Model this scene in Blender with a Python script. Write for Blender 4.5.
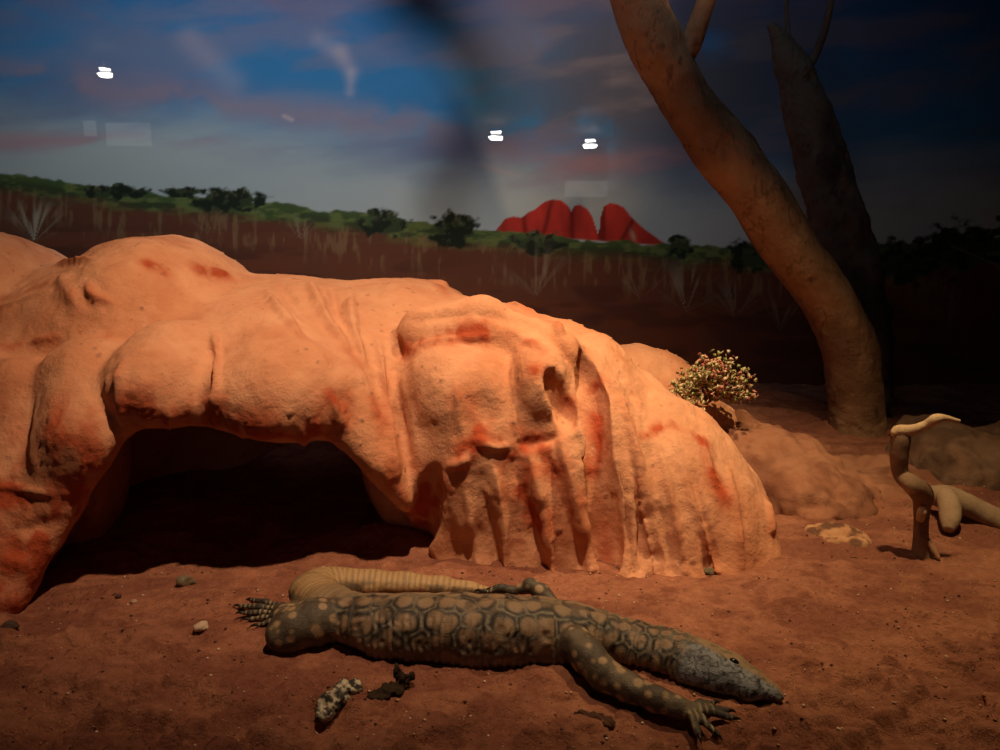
import bpy, bmesh, math, random
import numpy as np
from mathutils import Vector

for o in list(bpy.data.objects):
    bpy.data.objects.remove(o, do_unlink=True)
SC = bpy.context.scene
COL = SC.collection
random.seed(7)

# ------------------------------------------------------------------ camera
EYE = 0.70                      # metres above the sand
PITCH = math.radians(10.5)
FPX = 785.0
cam = bpy.data.cameras.new('camera')
cam.sensor_width = 36.0
cam.lens = 36.0 * FPX / 1000.0
cam.clip_start = 0.02
cam_o = bpy.data.objects.new('camera', cam)
cam_o.location = (0, 0, EYE)
cam_o.rotation_euler = (math.pi / 2 - PITCH, 0, 0)
COL.objects.link(cam_o)
SC.camera = cam_o

# ------------------------------------------------------------------ world, lights, exposure
w = bpy.data.worlds.new('world')
SC.world = w
w.use_nodes = True
w.node_tree.nodes['Background'].inputs[0].default_value = (0.42, 0.32, 0.34, 1)
w.node_tree.nodes['Background'].inputs[1].default_value = 0.011
SC.view_settings.view_transform = 'Standard'
SC.view_settings.look = 'None'
SC.view_settings.gamma = 1.0
SC.view_settings.exposure = 0.0
SC.view_settings.use_curve_mapping = False


def spot(name, loc, aim, energy, color, size, blend, radius):
    l = bpy.data.lights.new(name, 'SPOT')
    l.energy = energy
    l.color = color
    l.spot_size = math.radians(size)
    l.spot_blend = blend
    l.shadow_soft_size = radius
    o = bpy.data.objects.new(name, l)
    o.location = loc
    o.rotation_euler = (Vector(aim) - Vector(loc)).to_track_quat('-Z', 'Y').to_euler()
    COL.objects.link(o)
    return o


# heat lamps over the rock, and the cool wash on the painted wall
spot('centre_spot', (0.02, 0.98, 2.10), (-0.26, 1.92, 0.42), 172, (1.0, 0.68, 0.42), 74, 1.0, 0.03)
spot('basking_spot', (0.78, 1.42, 2.05), (0.62, 1.72, 0.12), 132, (1.0, 0.71, 0.36), 66, 1.0, 0.03)
spot('tree_spot', (0.98, 1.40, 2.3), (0.54, 2.48, 1.68), 95, (1.0, 0.64, 0.36), 30, 1.0, 0.04)
MURAL_L = Vector((-0.80, 1.55, 2.30))
spot('mural_wash', MURAL_L, (-0.95, 3.3, 1.45), 106, (0.88, 0.95, 1.0), 108, 1.0, 0.09)
spot('mural_fill', (0.30, 1.60, 2.42), (0.25, 3.3, 1.55), 15, (0.62, 0.82, 1.0), 105, 1.0, 0.20)  # added fill, no lamp of its own: lifts the bough shadow and right sky


# ------------------------------------------------------------------ helpers
def ray(px, py):
    cx, cy = (px - 500.0) / FPX, (375.0 - py) / FPX
    c, s = math.cos(PITCH), math.sin(PITCH)
    return Vector((cx, c + cy * s, -s + cy * c))


def W(px, py, Y):
    d = ray(px, py)
    return Vector((0, 0, EYE)) + d * (Y / d.y)


def G(px, py, z=0.0):
    d = ray(px, py)
    return Vector((0, 0, EYE)) + d * ((z - EYE) / d.z)


def hash01(i, j, k, seed):
    n = (i.astype(np.int64) * 374761393 + j.astype(np.int64) * 668265263 + k.astype(np.int64) * 2147483647 + seed * 1274126177) & 0x7fffffff
    n = ((n ^ (n >> 13)) * 1274126177) & 0x7fffffff
    n = ((n ^ (n >> 16)) * 668265263) & 0x7fffffff
    return ((n ^ (n >> 15)) & 0xffffff).astype(np.float64) / float(0xffffff)


def vnoise(x, y, z=None, seed=0):
    """smooth value noise, 0..1"""
    x = np.asarray(x, dtype=np.float64)
    y = np.asarray(y, dtype=np.float64)
    z = np.zeros_like(x) if z is None else np.asarray(z, dtype=np.float64)
    xi, yi, zi = np.floor(x), np.floor(y), np.floor(z)
    fx, fy, fz = x - xi, y - yi, z - zi
    fx, fy, fz = (f * f * f * (f * (f * 6 - 15) + 10) for f in (fx, fy, fz))
    xi, yi, zi = xi.astype(np.int64), yi.astype(np.int64), zi.astype(np.int64)
    r = 0
    flat = not np.any(z)
    for a in (0, 1):
        wa = fx if a else 1 - fx
        for b in (0, 1):
            wb = fy if b else 1 - fy
            for c in ((0,) if flat else (0, 1)):
                wc = 1.0 if flat else (fz if c else 1 - fz)
                r = r + wa * wb * wc * hash01(xi + a, yi + b, zi + c, seed)
    return r


def fbm(x, y, z=None, oct=4, seed=0, gain=0.5):
    r, a, t, f = 0, 1.0, 0, 1.0
    for i in range(oct):
        r = r + a * vnoise(x * f, y * f, None if z is None else z * f, seed + i * 17)
        t += a
        a *= gain
        f *= 2.03
    return r / t


def sstep(a, b, x):
    t = np.clip((x - a) / (b - a), 0, 1)
    return t * t * (3 - 2 * t)


def mix(a, b, t):
    return a * (1 - t[:, None]) + np.asarray(b) * t[:, None]


def mesh_np(name, V, F, col=None, extra=None):
    me = bpy.data.meshes.new(name)
    V = np.asarray(V, dtype=np.float32)
    F = np.asarray(F, dtype=np.int32)
    n = F.shape[1]
    me.vertices.add(len(V))
    me.vertices.foreach_set('co', V.ravel())
    me.loops.add(F.size)
    me.loops.foreach_set('vertex_index', F.ravel())
    me.polygons.add(len(F))
    me.polygons.foreach_set('loop_start', np.arange(0, F.size, n, dtype=np.int32))
    me.update(calc_edges=True)
    me.polygons.foreach_set('use_smooth', np.ones(len(F), dtype=bool))
    if col is not None:
        set_col(me, col)
    return me


def set_col(me, col):
    a = me.attributes.new('Col', 'FLOAT_COLOR', 'POINT')
    c = np.ones((len(me.vertices), 4), dtype=np.float32)
    c[:, :3] = np.clip(col, 0, 1)
    a.data.foreach_set('color', c.ravel())


def normals(me):
    n = np.empty(len(me.vertices) * 3, dtype=np.float32)
    me.vertex_normals.foreach_get('vector', n)
    return n.reshape(-1, 3)


def obj(name, me, mat, parent=None, loc=None):
    o = bpy.data.objects.new(name, me)
    COL.objects.link(o)
    if mat is not None and me is not None:
        me.materials.clear()
        me.materials.append(mat)
    if parent is not None:
        o.parent = parent
    if loc is not None:
        o.location = loc
    return o


def tag(o, label=None, cat=None, group=None, kind=None):
    if label: o['label'] = label
    if cat: o['category'] = cat
    if group: o['group'] = group
    if kind: o['kind'] = kind
    return o


def empty(name, loc, label, cat, group=None):
    o = bpy.data.objects.new(name, None)
    o.location = loc
    o.empty_display_size = 0.05
    COL.objects.link(o)
    return tag(o, label, cat, group)


def surface_nets(D, origin, h):
    S = D < 0
    nx, ny, nz = D.shape
    cnt = np.zeros((nx - 1, ny - 1, nz - 1), dtype=np.uint8)
    for a in (0, 1):
        for b in (0, 1):
            for c in (0, 1):
                cnt += S[a:nx - 1 + a, b:ny - 1 + b, c:nz - 1 + c]
    m = (cnt > 0) & (cnt < 8)
    I = np.argwhere(m)
    vid = np.full(m.shape, -1, dtype=np.int32)
    vid[m] = np.arange(len(I))
    acc = np.zeros((len(I), 3))
    num = np.zeros(len(I))
    i, j, k = I.T
    corners = [(a, b, c) for a in (0, 1) for b in (0, 1) for c in (0, 1)]
    val = {c: D[i + c[0], j + c[1], k + c[2]].astype(np.float64) for c in corners}
    for c0 in corners:
        for ax in range(3):
            if c0[ax] == 1:
                continue
            c1 = list(c0); c1[ax] = 1; c1 = tuple(c1)
            v0, v1 = val[c0], val[c1]
            x = (v0 < 0) != (v1 < 0)
            t = np.where(x, v0 / np.where(x, v0 - v1, 1), 0)
            for q in range(3):
                acc[:, q] += np.where(x, c0[q] + (t if q == ax else 0), 0)
            num += x
    V = (I + acc / num[:, None]) * h + np.asarray(origin)
    quads = []
    for ax in range(3):
        sl0 = [slice(1, -1)] * 3; sl1 = [slice(1, -1)] * 3
        sl0[ax] = slice(0, D.shape[ax] - 1); sl1[ax] = slice(1, D.shape[ax])
        A, B = S[tuple(sl0)], S[tuple(sl1)]
        E = np.argwhere(A != B)
        if len(E) == 0:
            continue
        off = np.ones(3, dtype=int); off[ax] = 0
        E = E + off
        u, v = (ax + 1) % 3, (ax + 2) % 3
        eu = np.zeros(3, dtype=int); eu[u] = 1
        ev = np.zeros(3, dtype=int); ev[v] = 1
        def at(P): return vid[P[:, 0], P[:, 1], P[:, 2]]
        q = np.stack([at(E - eu - ev), at(E - ev), at(E), at(E - eu)], axis=1)
        flip = ~S[E[:, 0], E[:, 1], E[:, 2]]
        q[~flip] = q[~flip][:, ::-1]
        quads.append(q)
    F = np.concatenate(quads)
    F = F[(F >= 0).all(axis=1)]
    return V, F


def relax(V, F, it, lam=0.5):
    for _ in range(it):
        s = np.zeros_like(V)
        n = np.zeros(len(V))
        for a in range(4):
            for b in ((a + 1) % 4, (a - 1) % 4):
                for q in range(3):
                    s[:, q] += np.bincount(F[:, a], weights=V[F[:, b], q], minlength=len(V))
                n += np.bincount(F[:, a], minlength=len(V))
        V = V + lam * (s / np.maximum(n, 1)[:, None] - V)
    return V


def seg_dist(P, A, B):
    """distance of points P (n,3) to segment AB and the parameter along it"""
    ab = B - A
    t = np.clip(((P - A) @ ab) / max(ab @ ab, 1e-12), 0, 1)
    return np.linalg.norm(P - A - t[:, None] * ab, axis=1), t


class Field:
    def __init__(self, lo, hi, h):
        self.lo, self.h = np.array(lo, float), h
        self.n = np.ceil((np.array(hi) - self.lo) / h).astype(int) + 1
        self.D = np.full(tuple(self.n), 0.3, dtype=np.float32)

    def block(self, lo, hi):
        a = np.clip(np.floor((np.array(lo) - self.lo) / self.h).astype(int), 0, self.n - 1)
        b = np.clip(np.ceil((np.array(hi) - self.lo) / self.h).astype(int) + 1, 1, self.n)
        sl = tuple(slice(x, y) for x, y in zip(a, b))
        ax = [(self.lo[q] + self.h * np.arange(a[q], b[q])).astype(np.float32) for q in range(3)]
        return sl, np.meshgrid(*ax, indexing='ij', sparse=True)

    def smin(self, sl, d, k):
        o = self.D[sl]
        hh = np.maximum(k - np.abs(o - d), 0) / k
        self.D[sl] = np.minimum(o, d) - hh * hh * k * 0.25

    def smax(self, sl, d, k):
        o = self.D[sl]
        hh = np.maximum(k - np.abs(o - d), 0) / k
        self.D[sl] = np.maximum(o, d) + hh * hh * k * 0.25

    def ellipsoid(self, c, r, k=0.05, rz=0.0, cut=False, tilt=0.0):
        c, r = np.array(c, float), np.array(r, float)
        R = max(r) + k + 0.05
        sl, (X, Y, Z) = self.block(c - R, c + R)
        x, y, z = X - c[0], Y - c[1], Z - c[2]
        if rz:
            cs, sn = math.cos(rz), math.sin(rz)
            x, y = x * cs + y * sn, -x * sn + y * cs
        if tilt:
            cs, sn = math.cos(tilt), math.sin(tilt)
            x, z = x * cs + z * sn, -x * sn + z * cs
        k0 = np.sqrt((x / r[0]) ** 2 + (y / r[1]) ** 2 + (z / r[2]) ** 2)
        k1 = np.sqrt((x / r[0] ** 2) ** 2 + (y / r[1] ** 2) ** 2 + (z / r[2] ** 2) ** 2)
        d = (k0 * (k0 - 1) / np.maximum(k1, 1e-6)).astype(np.float32)
        if cut: self.smax(sl, -d, k)
        else: self.smin(sl, d, k)

    def cone(self, A, B, ra, rb, k=0.02, zs=1.0, cut=False):
        A, B = np.array(A, float), np.array(B, float)
        R = max(ra, rb) + k + 0.02
        sl, (X, Y, Z) = self.block(np.minimum(A, B) - R, np.maximum(A, B) + R)
        ab = B - A
        ab2 = ab * np.array([1, 1, 1 / zs])
        x, y, z = X - A[0], Y - A[1], (Z - A[2]) / zs
        t = np.clip((x * ab2[0] + y * ab2[1] + z * ab2[2]) / max(ab2 @ ab2, 1e-12), 0, 1)
        d = np.sqrt((x - t * ab2[0]) ** 2 + (y - t * ab2[1]) ** 2 + (z - t * ab2[2]) ** 2) - (ra + (rb - ra) * t)
        d = d.astype(np.float32)
        if cut: self.smax(sl, -d, k)
        else: self.smin(sl, d, k)

    def sample(self, P):
        i = np.clip(np.round((P - self.lo) / self.h).astype(int), 0, self.n - 1)
        return self.D[i[:, 0], i[:, 1], i[:, 2]]

    def hit(self, px, py):
        d = ray(px, py)
        t = np.arange(1.0, 3.2, 0.004)
        P = np.array([0, 0, EYE]) + np.array(d)[None] * t[:, None]
        ins = ((P >= self.lo) & (P <= self.lo + (self.n - 1) * self.h)).all(axis=1)
        s = np.where(ins, self.sample(P), 1)
        w_ = np.nonzero(s < 0)[0]
        if len(w_):
            i = w_[0]
            f = s[i - 1] / max(s[i - 1] - s[i], 1e-6) if i > 0 else 0
            return P[i - 1] + (P[i] - P[i - 1]) * min(max(f, 0), 1)
        return P[np.argmin(s)]


# ------------------------------------------------------------------ materials
def nt(name):
    m = bpy.data.materials.new(name)
    m.use_nodes = True
    n = m.node_tree
    n.nodes.clear()
    out = n.nodes.new('ShaderNodeOutputMaterial')
    return m, n, out


def mat_surface(name, color=None, attr=False, rough=0.85, var=0.25, vscale=25, bump=0.4, bscale=120, bdist=0.004, pits=0.0, pscale=60, spec=0.2, tint=(0.6, 0.4, 0.3), voro=0.0, vorscale=300):
    m, n, out = nt(name)
    N, L = n.nodes, n.links
    b = N.new('ShaderNodeBsdfPrincipled')
    L.new(b.outputs[0], out.inputs[0])
    b.inputs['Roughness'].default_value = rough
    b.inputs['Specular IOR Level'].default_value = spec
    tc = N.new('ShaderNodeTexCoord')
    if attr:
        a = N.new('ShaderNodeVertexColor'); a.layer_name = 'Col'; src = a.outputs[0]
    else:
        a = N.new('ShaderNodeRGB'); a.outputs[0].default_value = (*color, 1); src = a.outputs[0]
    no = N.new('ShaderNodeTexNoise')
    no.inputs['Scale'].default_value = vscale
    no.inputs['Detail'].default_value = 6
    no.inputs['Roughness'].default_value = 0.65
    L.new(tc.outputs['Object'], no.inputs['Vector'])
    mr = N.new('ShaderNodeMapRange')
    mr.inputs['From Min'].default_value = 0.35
    mr.inputs['From Max'].default_value = 0.68
    mr.inputs['To Min'].default_value = 0
    mr.inputs['To Max'].default_value = var
    L.new(no.outputs['Fac'], mr.inputs['Value'])
    mx = N.new('ShaderNodeMix'); mx.data_type = 'RGBA'; mx.blend_type = 'MULTIPLY'
    L.new(mr.outputs[0], mx.inputs['Factor'])
    L.new(src, mx.inputs['A'])
    mx.inputs['B'].default_value = (*tint, 1)
    L.new(mx.outputs['Result'], b.inputs['Base Color'])
    nb = N.new('ShaderNodeTexNoise')
    nb.inputs['Scale'].default_value = bscale
    nb.inputs['Detail'].default_value = 7
    nb.inputs['Roughness'].default_value = 0.7
    L.new(tc.outputs['Object'], nb.inputs['Vector'])
    bp = N.new('ShaderNodeBump')
    bp.inputs['Strength'].default_value = bump
    bp.inputs['Distance'].default_value = bdist
    L.new(nb.outputs['Fac'], bp.inputs['Height'])
    last = bp
    if pits > 0 or voro > 0:
        vo = N.new('ShaderNodeTexVoronoi')
        vo.inputs['Scale'].default_value = pscale if pits > 0 else vorscale
        L.new(tc.outputs['Object'], vo.inputs['Vector'])
        r2 = N.new('ShaderNodeMapRange')
        r2.inputs['From Min'].default_value = 0.0
        r2.inputs['From Max'].default_value = 0.22 if pits > 0 else 0.6
        if pits <= 0:
            r2.inputs['To Min'].default_value = 1; r2.inputs['To Max'].default_value = 0
        L.new(vo.outputs['Distance'], r2.inputs['Value'])
        b2 = N.new('ShaderNodeBump')
        b2.inputs['Strength'].default_value = pits if pits > 0 else voro
        b2.inputs['Distance'].default_value = 0.006 if pits > 0 else 0.002
        L.new(r2.outputs[0], b2.inputs['Height'])
        L.new(bp.outputs[0], b2.inputs['Normal'])
        last = b2
    L.new(last.outputs[0], b.inputs['Normal'])
    return m


def mat_emit(name, color, strength):
    m, n, out = nt(name)
    e = n.nodes.new('ShaderNodeEmission')
    e.inputs[0].default_value = (*color, 1)
    e.inputs[1].default_value = strength
    n.links.new(e.outputs[0], out.inputs[0])
    return m


M_rock = mat_surface('sandstone', attr=True, rough=0.92, var=0.45, vscale=14, bump=0.75, bscale=48, bdist=0.008, pits=0.0, pscale=38, spec=0.1, tint=(0.72, 0.5, 0.42))
M_sand = mat_surface('red_sand', attr=True, rough=0.95, var=0.55, vscale=60, bump=1.0, bscale=110, bdist=0.014, spec=0.08, tint=(0.55, 0.42, 0.4))
M_lizard = mat_surface('lizard_skin', attr=True, rough=0.55, var=0.35, vscale=60, bump=0.25, bscale=220, bdist=0.002, spec=0.3, tint=(0.6, 0.55, 0.5), voro=0.35, vorscale=400)
M_claw = mat_surface('claw_horn', color=(0.02, 0.016, 0.013), rough=0.35, var=0.2, bump=0.1)
M_eye = mat_surface('dark_eye', color=(0.006, 0.005, 0.004), rough=0.12, var=0.0, bump=0.0, spec=0.5)
M_bark = mat_surface('smooth_gum_bark', attr=True, rough=0.8, var=0.6, vscale=9, bump=0.7, bscale=22, bdist=0.02, spec=0.15, tint=(0.5, 0.4, 0.34))
M_wood = mat_surface('weathered_wood', attr=True, rough=0.8, var=0.5, vscale=30, bump=0.5, bscale=70, bdist=0.005, spec=0.15, tint=(0.5, 0.42, 0.36))
M_leaf = mat_surface('shrub_leaf', attr=True, rough=0.6, var=0.2, vscale=60, bump=0.1, spec=0.2)
M_stone = mat_surface('field_stone', attr=True, rough=0.9, var=0.5, vscale=50, bump=0.6, bscale=140, bdist=0.004, spec=0.1)
M_grit = mat_surface('grit', attr=True, rough=0.9, var=0.3, vscale=80, bump=0.2, spec=0.1)
M_mural = mat_surface('painted_mural', attr=True, rough=0.7, var=0.12, vscale=40, bump=0.05, bscale=200, bdist=0.001, spec=0.12, tint=(0.7, 0.7, 0.7))
M_dark = mat_surface('dark_paint', color=(0.02, 0.02, 0.02), rough=0.8, var=0.2, bump=0.05)
M_metal = mat_surface('lamp_metal', color=(0.05, 0.05, 0.05), rough=0.4, var=0.1, bump=0.0)

# ------------------------------------------------------------------ painted wall
WY = 3.30            # distance of the back wall
WALL_HALF, WALL_R = 2.55, 0.75


def horizon(px):
    return np.interp(px, [-900, -400, 0, 60, 110, 200, 300, 400, 480, 660, 760, 860, 1000, 1400, 2000],
                     [140, 150, 174, 181, 188, 198, 207, 219, 231, 245, 250, 245, 238, 228, 225])


def paint(u, z):
    # mural design coordinates: the flat development of the wall, in design units
    c, s = math.cos(PITCH), math.sin(PITCH)
    dz = z - EYE
    f = WY * c - dz * s
    X = 500 + FPX * u / f
    Yp = 375 - FPX * (WY * s + dz * c) / f
    n1 = fbm(X / 130 + 3, (Yp + X * 0.12) / 34, oct=5, seed=11)
    n2 = fbm(X / 60, Yp / 45, oct=5, seed=31)
    n3 = fbm(X / 220, (Yp - X * 0.35) / 60, oct=4, seed=51)
    hz = horizon(X)
    up = hz - Yp
    t = np.clip(up / 210, 0, 1.6)
    C = np.zeros((len(X), 3))
    top, midc, low = np.array([0.020, 0.095, 0.25]), np.array([0.036, 0.185, 0.39]), np.array([0.40, 0.45, 0.45])
    C[:] = low
    C = mix(C, midc, sstep(0.10, 0.55, t + 0.25 * (n1 - 0.5) + 0.10 * (n3 - 0.5)))
    C = mix(C, top, sstep(0.55, 1.2, t + 0.2 * (n2 - 0.5)))
    # mauve cloud bands
    cl = sstep(0.42, 0.75, n1) * sstep(0.14, 0.34, t) * (1 - sstep(1.15, 1.45, t))
    C = mix(C, (0.22, 0.17, 0.23), 0.45 * cl)
    band = np.exp(-((Yp - (72 + 0.13 * X + 14 * (n2 - 0.5) * 2)) / 17) ** 2) * sstep(0.3, 0.6, n2 + 0.08) * (1 - sstep(480, 640, X))
    C = mix(C, (0.30, 0.21, 0.26), 0.65 * band)
    band = np.exp(-((Yp - (138 + 0.03 * X + 10 * (n1 - 0.5) * 2)) / 9) ** 2) * sstep(0.35, 0.6, n1) * (1 - sstep(150, 330, X))
    C = mix(C, (0.44, 0.24, 0.27), 0.7 * band)
    topc = sstep(60, -40, Yp) * sstep(0.45, 0.62, n3)
    C = mix(C, (0.17, 0.12, 0.18), 0.7 * topc)
    # white curl and streaks
    for (ax, ay, bx, by, r, st) in ((318, 40, 340, 52, 9, .25), (340, 52, 351, 72, 8, .32), (351, 72, 350, 92, 5, .35), (190, 40, 232, 82, 14, .25), (284, 116, 292, 120, 2.0, .8), (480, 165, 520, 176, 2.5, .35)):
        ab = np.array([bx - ax, by - ay], float)
        tt = np.clip(((X - ax) * ab[0] + (Yp - ay) * ab[1]) / (ab @ ab), 0, 1)
        d = np.hypot(X - ax - tt * ab[0], Yp - ay - tt * ab[1])
        C = mix(C, (0.5, 0.4, 0.42), st * np.exp(-(d / r) ** 2))
    # grey storm cloud beside the red domes
    st = np.exp(-(((X - 670) / 175) ** 2 + ((Yp - 85) / 105) ** 2) ** 1.5) * sstep(0.05, 0.45, n2)
    C = mix(C, (0.085, 0.075, 0.09), 0.92 * st)
    C = mix(C, (0.24, 0.2, 0.22), 0.35 * st * sstep(0.52, 0.7, n1))
    st = np.exp(-(((X - 600) / 110) ** 2 + ((Yp - 165) / 22) ** 2)) * sstep(0.3, 0.6, n1)
    C = mix(C, (0.38, 0.20, 0.22), 0.6 * st)
    st = np.exp(-(((X - 960) / 130) ** 2 + ((Yp - 195) / 18) ** 2)) * sstep(0.35, 0.6, n1)
    C = mix(C, (0.34, 0.26, 0.30), 0.6 * st)
    # red domes on the horizon
    tx = [490, 497, 505, 514, 521, 527, 535, 545, 553, 561, 568, 571.5, 574, 580, 587, 593, 598.5, 601, 604, 610, 618, 624, 631, 645, 664, 668]
    ty = [240, 229, 219, 216, 218, 213, 210, 201, 199, 200, 206, 212, 206, 205, 209, 218, 236, 216, 207, 203, 204, 207, 216, 230, 243, 250]
    prof = np.interp(X, tx, ty) + 1.2 * (vnoise(X / 5, X * 0, seed=3) - 0.5)
    base = np.interp(X, [490, 560, 668], [231, 237, 245])
    inside = (X > 491) & (X < 667)
    dm = sstep(-0.8, 0.8, Yp - prof) * sstep(-1, 1, base + 1 - Yp) * inside
    ridge = 0.72 + 0.5 * fbm(X / 7, Yp / 26, oct=3, seed=8)
    for cx_, sl_ in ((524, 0.1), (547, -0.25), (572, 0.02), (598, 0.12), (603, 0.05), (633, -0.55)):
        ridge = ridge * (1 - 0.55 * np.exp(-((X - cx_ - sl_ * (Yp - 220)) / 2.6) ** 2))
    dome_c = np.array([0.42, 0.032, 0.022])[None] * ridge[:, None]
    C = C * (1 - dm[:, None]) + dome_c * dm[:, None]
    pale = np.exp(-(((X - 632 - 0.25 * (Yp - 232)) / 2.5) ** 2 + ((Yp - 236) / 6) ** 2))
    C = mix(C, (0.45, 0.3, 0.2), 0.8 * pale)
    # land
    e = 3.0 * (vnoise(X / 6, Yp / 6, seed=5) - 0.5) + 5 * (vnoise(X / 23, Yp * 0, seed=6) - 0.5)
    land = sstep(-1, 1, -(up) + e)
    dn = -up
    g = fbm(X / 14, Yp / 5, oct=4, seed=71)
    earth = fbm(X / 45, Yp / 9, oct=4, seed=77)
    LC = np.zeros_like(C); LC[:] = (0.060, 0.095, 0.030)
    LC = mix(LC, (0.12, 0.15, 0.045), sstep(0.5, 0.7, g))
    LC = mix(LC, (0.030, 0.035, 0.020), 0.7 * sstep(0.55, 0.4, g) * sstep(0, 10, dn))
    LC = mix(LC, (0.120, 0.040, 0.022), sstep(10, 26, dn + 16 * (earth - 0.5)))
    LC = mix(LC, (0.25, 0.16, 0.075), 0.45 * sstep(0.52, 0.78, fbm(X / 5, Yp / 22, oct=3, seed=90)) * sstep(8, 18, dn) * (1 - sstep(38, 62, dn)))
    LC = mix(LC, (0.14, 0.040, 0.019), 0.8 * sstep(40, 70, dn) * sstep(0.4, 0.6, earth))
    LC = mix(LC, (0.06, 0.022, 0.015), 0.6 * sstep(0.55, 0.7, fbm(X / 60, Yp / 14, oct=3, seed=95)) * sstep(25, 60, dn))
    C = C * (1 - land[:, None]) + LC * land[:, None]
    # shrubs
    edge = fbm(X / 9, Yp / 7, oct=4, seed=101)
    for (bx, by, rx, ry) in ((228, 200, 46, 13), (185, 192, 24, 6), (112, 192, 40, 7), (118, 186, 8, 5), (386, 223, 27, 14), (372, 212, 8, 5), (455, 230, 27, 18), (536, 243, 26, 13),
                             (679, 246, 17, 12), (750, 256, 28, 17), (905, 262, 46, 26), (962, 250, 38, 30), (1040, 250, 60, 40), (1150, 255, 70, 40), (-70, 182, 40, 14), (-190, 180, 60, 18)):
        q = np.hypot((X - bx) / rx, (Yp - by) / ry)
        bm_ = sstep(1.0, 0.72, q + 1.1 * (edge - 0.5))
        cc = np.where((edge > 0.52)[:, None], np.array([0.034, 0.05, 0.022])[None], np.array([0.014, 0.02, 0.012])[None])
        C = C * (1 - bm_[:, None]) + cc * bm_[:, None]
        hl = bm_ * sstep(0.56, 0.7, fbm(X / 4, Yp / 4, oct=2, seed=120)) * sstep(by + 4, by - ry, Yp)
        C = mix(C, (0.12, 0.12, 0.06), 0.7 * hl)
    # spinifex tufts
    for (bx, by, R, st) in ((34, 242, 50, .95), (210, 235, 34, .35), (536, 297, 62, .28), (640, 300, 45, .3), (686, 312, 60, .5), (735, 318, 48, .3), (300, 240, 30, .3), (780, 330, 50, .25), (-120, 235, 40, .5), (950, 330, 55, .25)):
        dx, dy = X - bx, by - Yp
        rr = np.hypot(dx, dy)
        an = np.arctan2(dx, np.maximum(dy, 0.01))
        bl = sstep(0.52, 0.75, vnoise(an * 11 + bx, rr / 60, seed=130))
        mk = bl * (dy > 0) * sstep(R, R * 0.45, rr) * np.exp(-(an / 0.75) ** 2)
        C = mix(C, (0.34, 0.29, 0.21), st * mk)
    # fallen pale twig in the bushes
    d = np.abs((Yp - 246) - 0.42 * (X - 952)) * ((X > 950) & (X < 1010)) + 99 * ((X <= 950) | (X >= 1010))
    C = mix(C, (0.25, 0.2, 0.16), 0.6 * np.exp(-(d / 1.1) ** 2))
    return C


side = 2.9
L1 = WALL_HALF * 2
Larc = WALL_R * math.pi / 2
total = L1 + 2 * Larc + 2 * side
us = np.concatenate([np.linspace(-total / 2, -2.6, 130, endpoint=False), np.linspace(-2.6, 2.6, 900, endpoint=False), np.linspace(2.6, total / 2, 131)])
zs = np.concatenate([np.linspace(-0.05, 0.30, 20, endpoint=False), np.linspace(0.30, 1.75, 270, endpoint=False), np.linspace(1.75, 2.5, 41)])


def wall_xy(u):
    s = np.sign(u); a = np.abs(u)
    x = np.where(a < WALL_HALF, a, 0.0)
    y = np.full_like(a, WY)
    th = np.clip((a - WALL_HALF) / WALL_R, 0, math.pi / 2)
    x = np.where(a >= WALL_HALF, WALL_HALF + WALL_R * np.sin(th), x)
    y = np.where(a >= WALL_HALF, WY - WALL_R * (1 - np.cos(th)), y)
    y = y - np.clip(a - WALL_HALF - Larc, 0, None)
    return s * x, y


UU, ZZ = np.meshgrid(us, zs, indexing='ij')
wx, wy = wall_xy(UU.ravel())
V = np.stack([wx, wy, ZZ.ravel()], axis=1)
nu, nz_ = UU.shape
ii = np.arange(nu * nz_).reshape(nu, nz_)
F = np.stack([ii[:-1, :-1], ii[1:, :-1], ii[1:, 1:], ii[:-1, 1:]], axis=-1).reshape(-1, 4)
me = mesh_np('wall_back', V, F, paint(UU.ravel(), ZZ.ravel()))
wall = obj('wall_back', me, M_mural)
tag(wall, 'curved wall painted with a dusk sky, scrubland and red domes', kind='structure')

# ------------------------------------------------------------------ sand
SANDX, SANDY = np.concatenate([np.linspace(-2.9, -1.3, 90, endpoint=False), np.linspace(-1.3, 1.5, 560, endpoint=False), np.linspace(1.5, 2.9, 80)]), np.concatenate([np.linspace(0.32, 0.8, 40, endpoint=False), np.linspace(0.8, 1.75, 240, endpoint=False), np.linspace(1.75, 3.3, 150)])


rs_ = random.Random(21)
SCUFFS = [(rs_.uniform(-0.9, 1.2), rs_.uniform(0.92, 1.12), rs_.uniform(.015, .045), rs_.uniform(.004, .010)) for _ in range(34)] + [(rs_.uniform(0.45, 1.3), rs_.uniform(1.1, 1.5), rs_.uniform(.02, .05), rs_.uniform(.004, .010)) for _ in range(22)]


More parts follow.
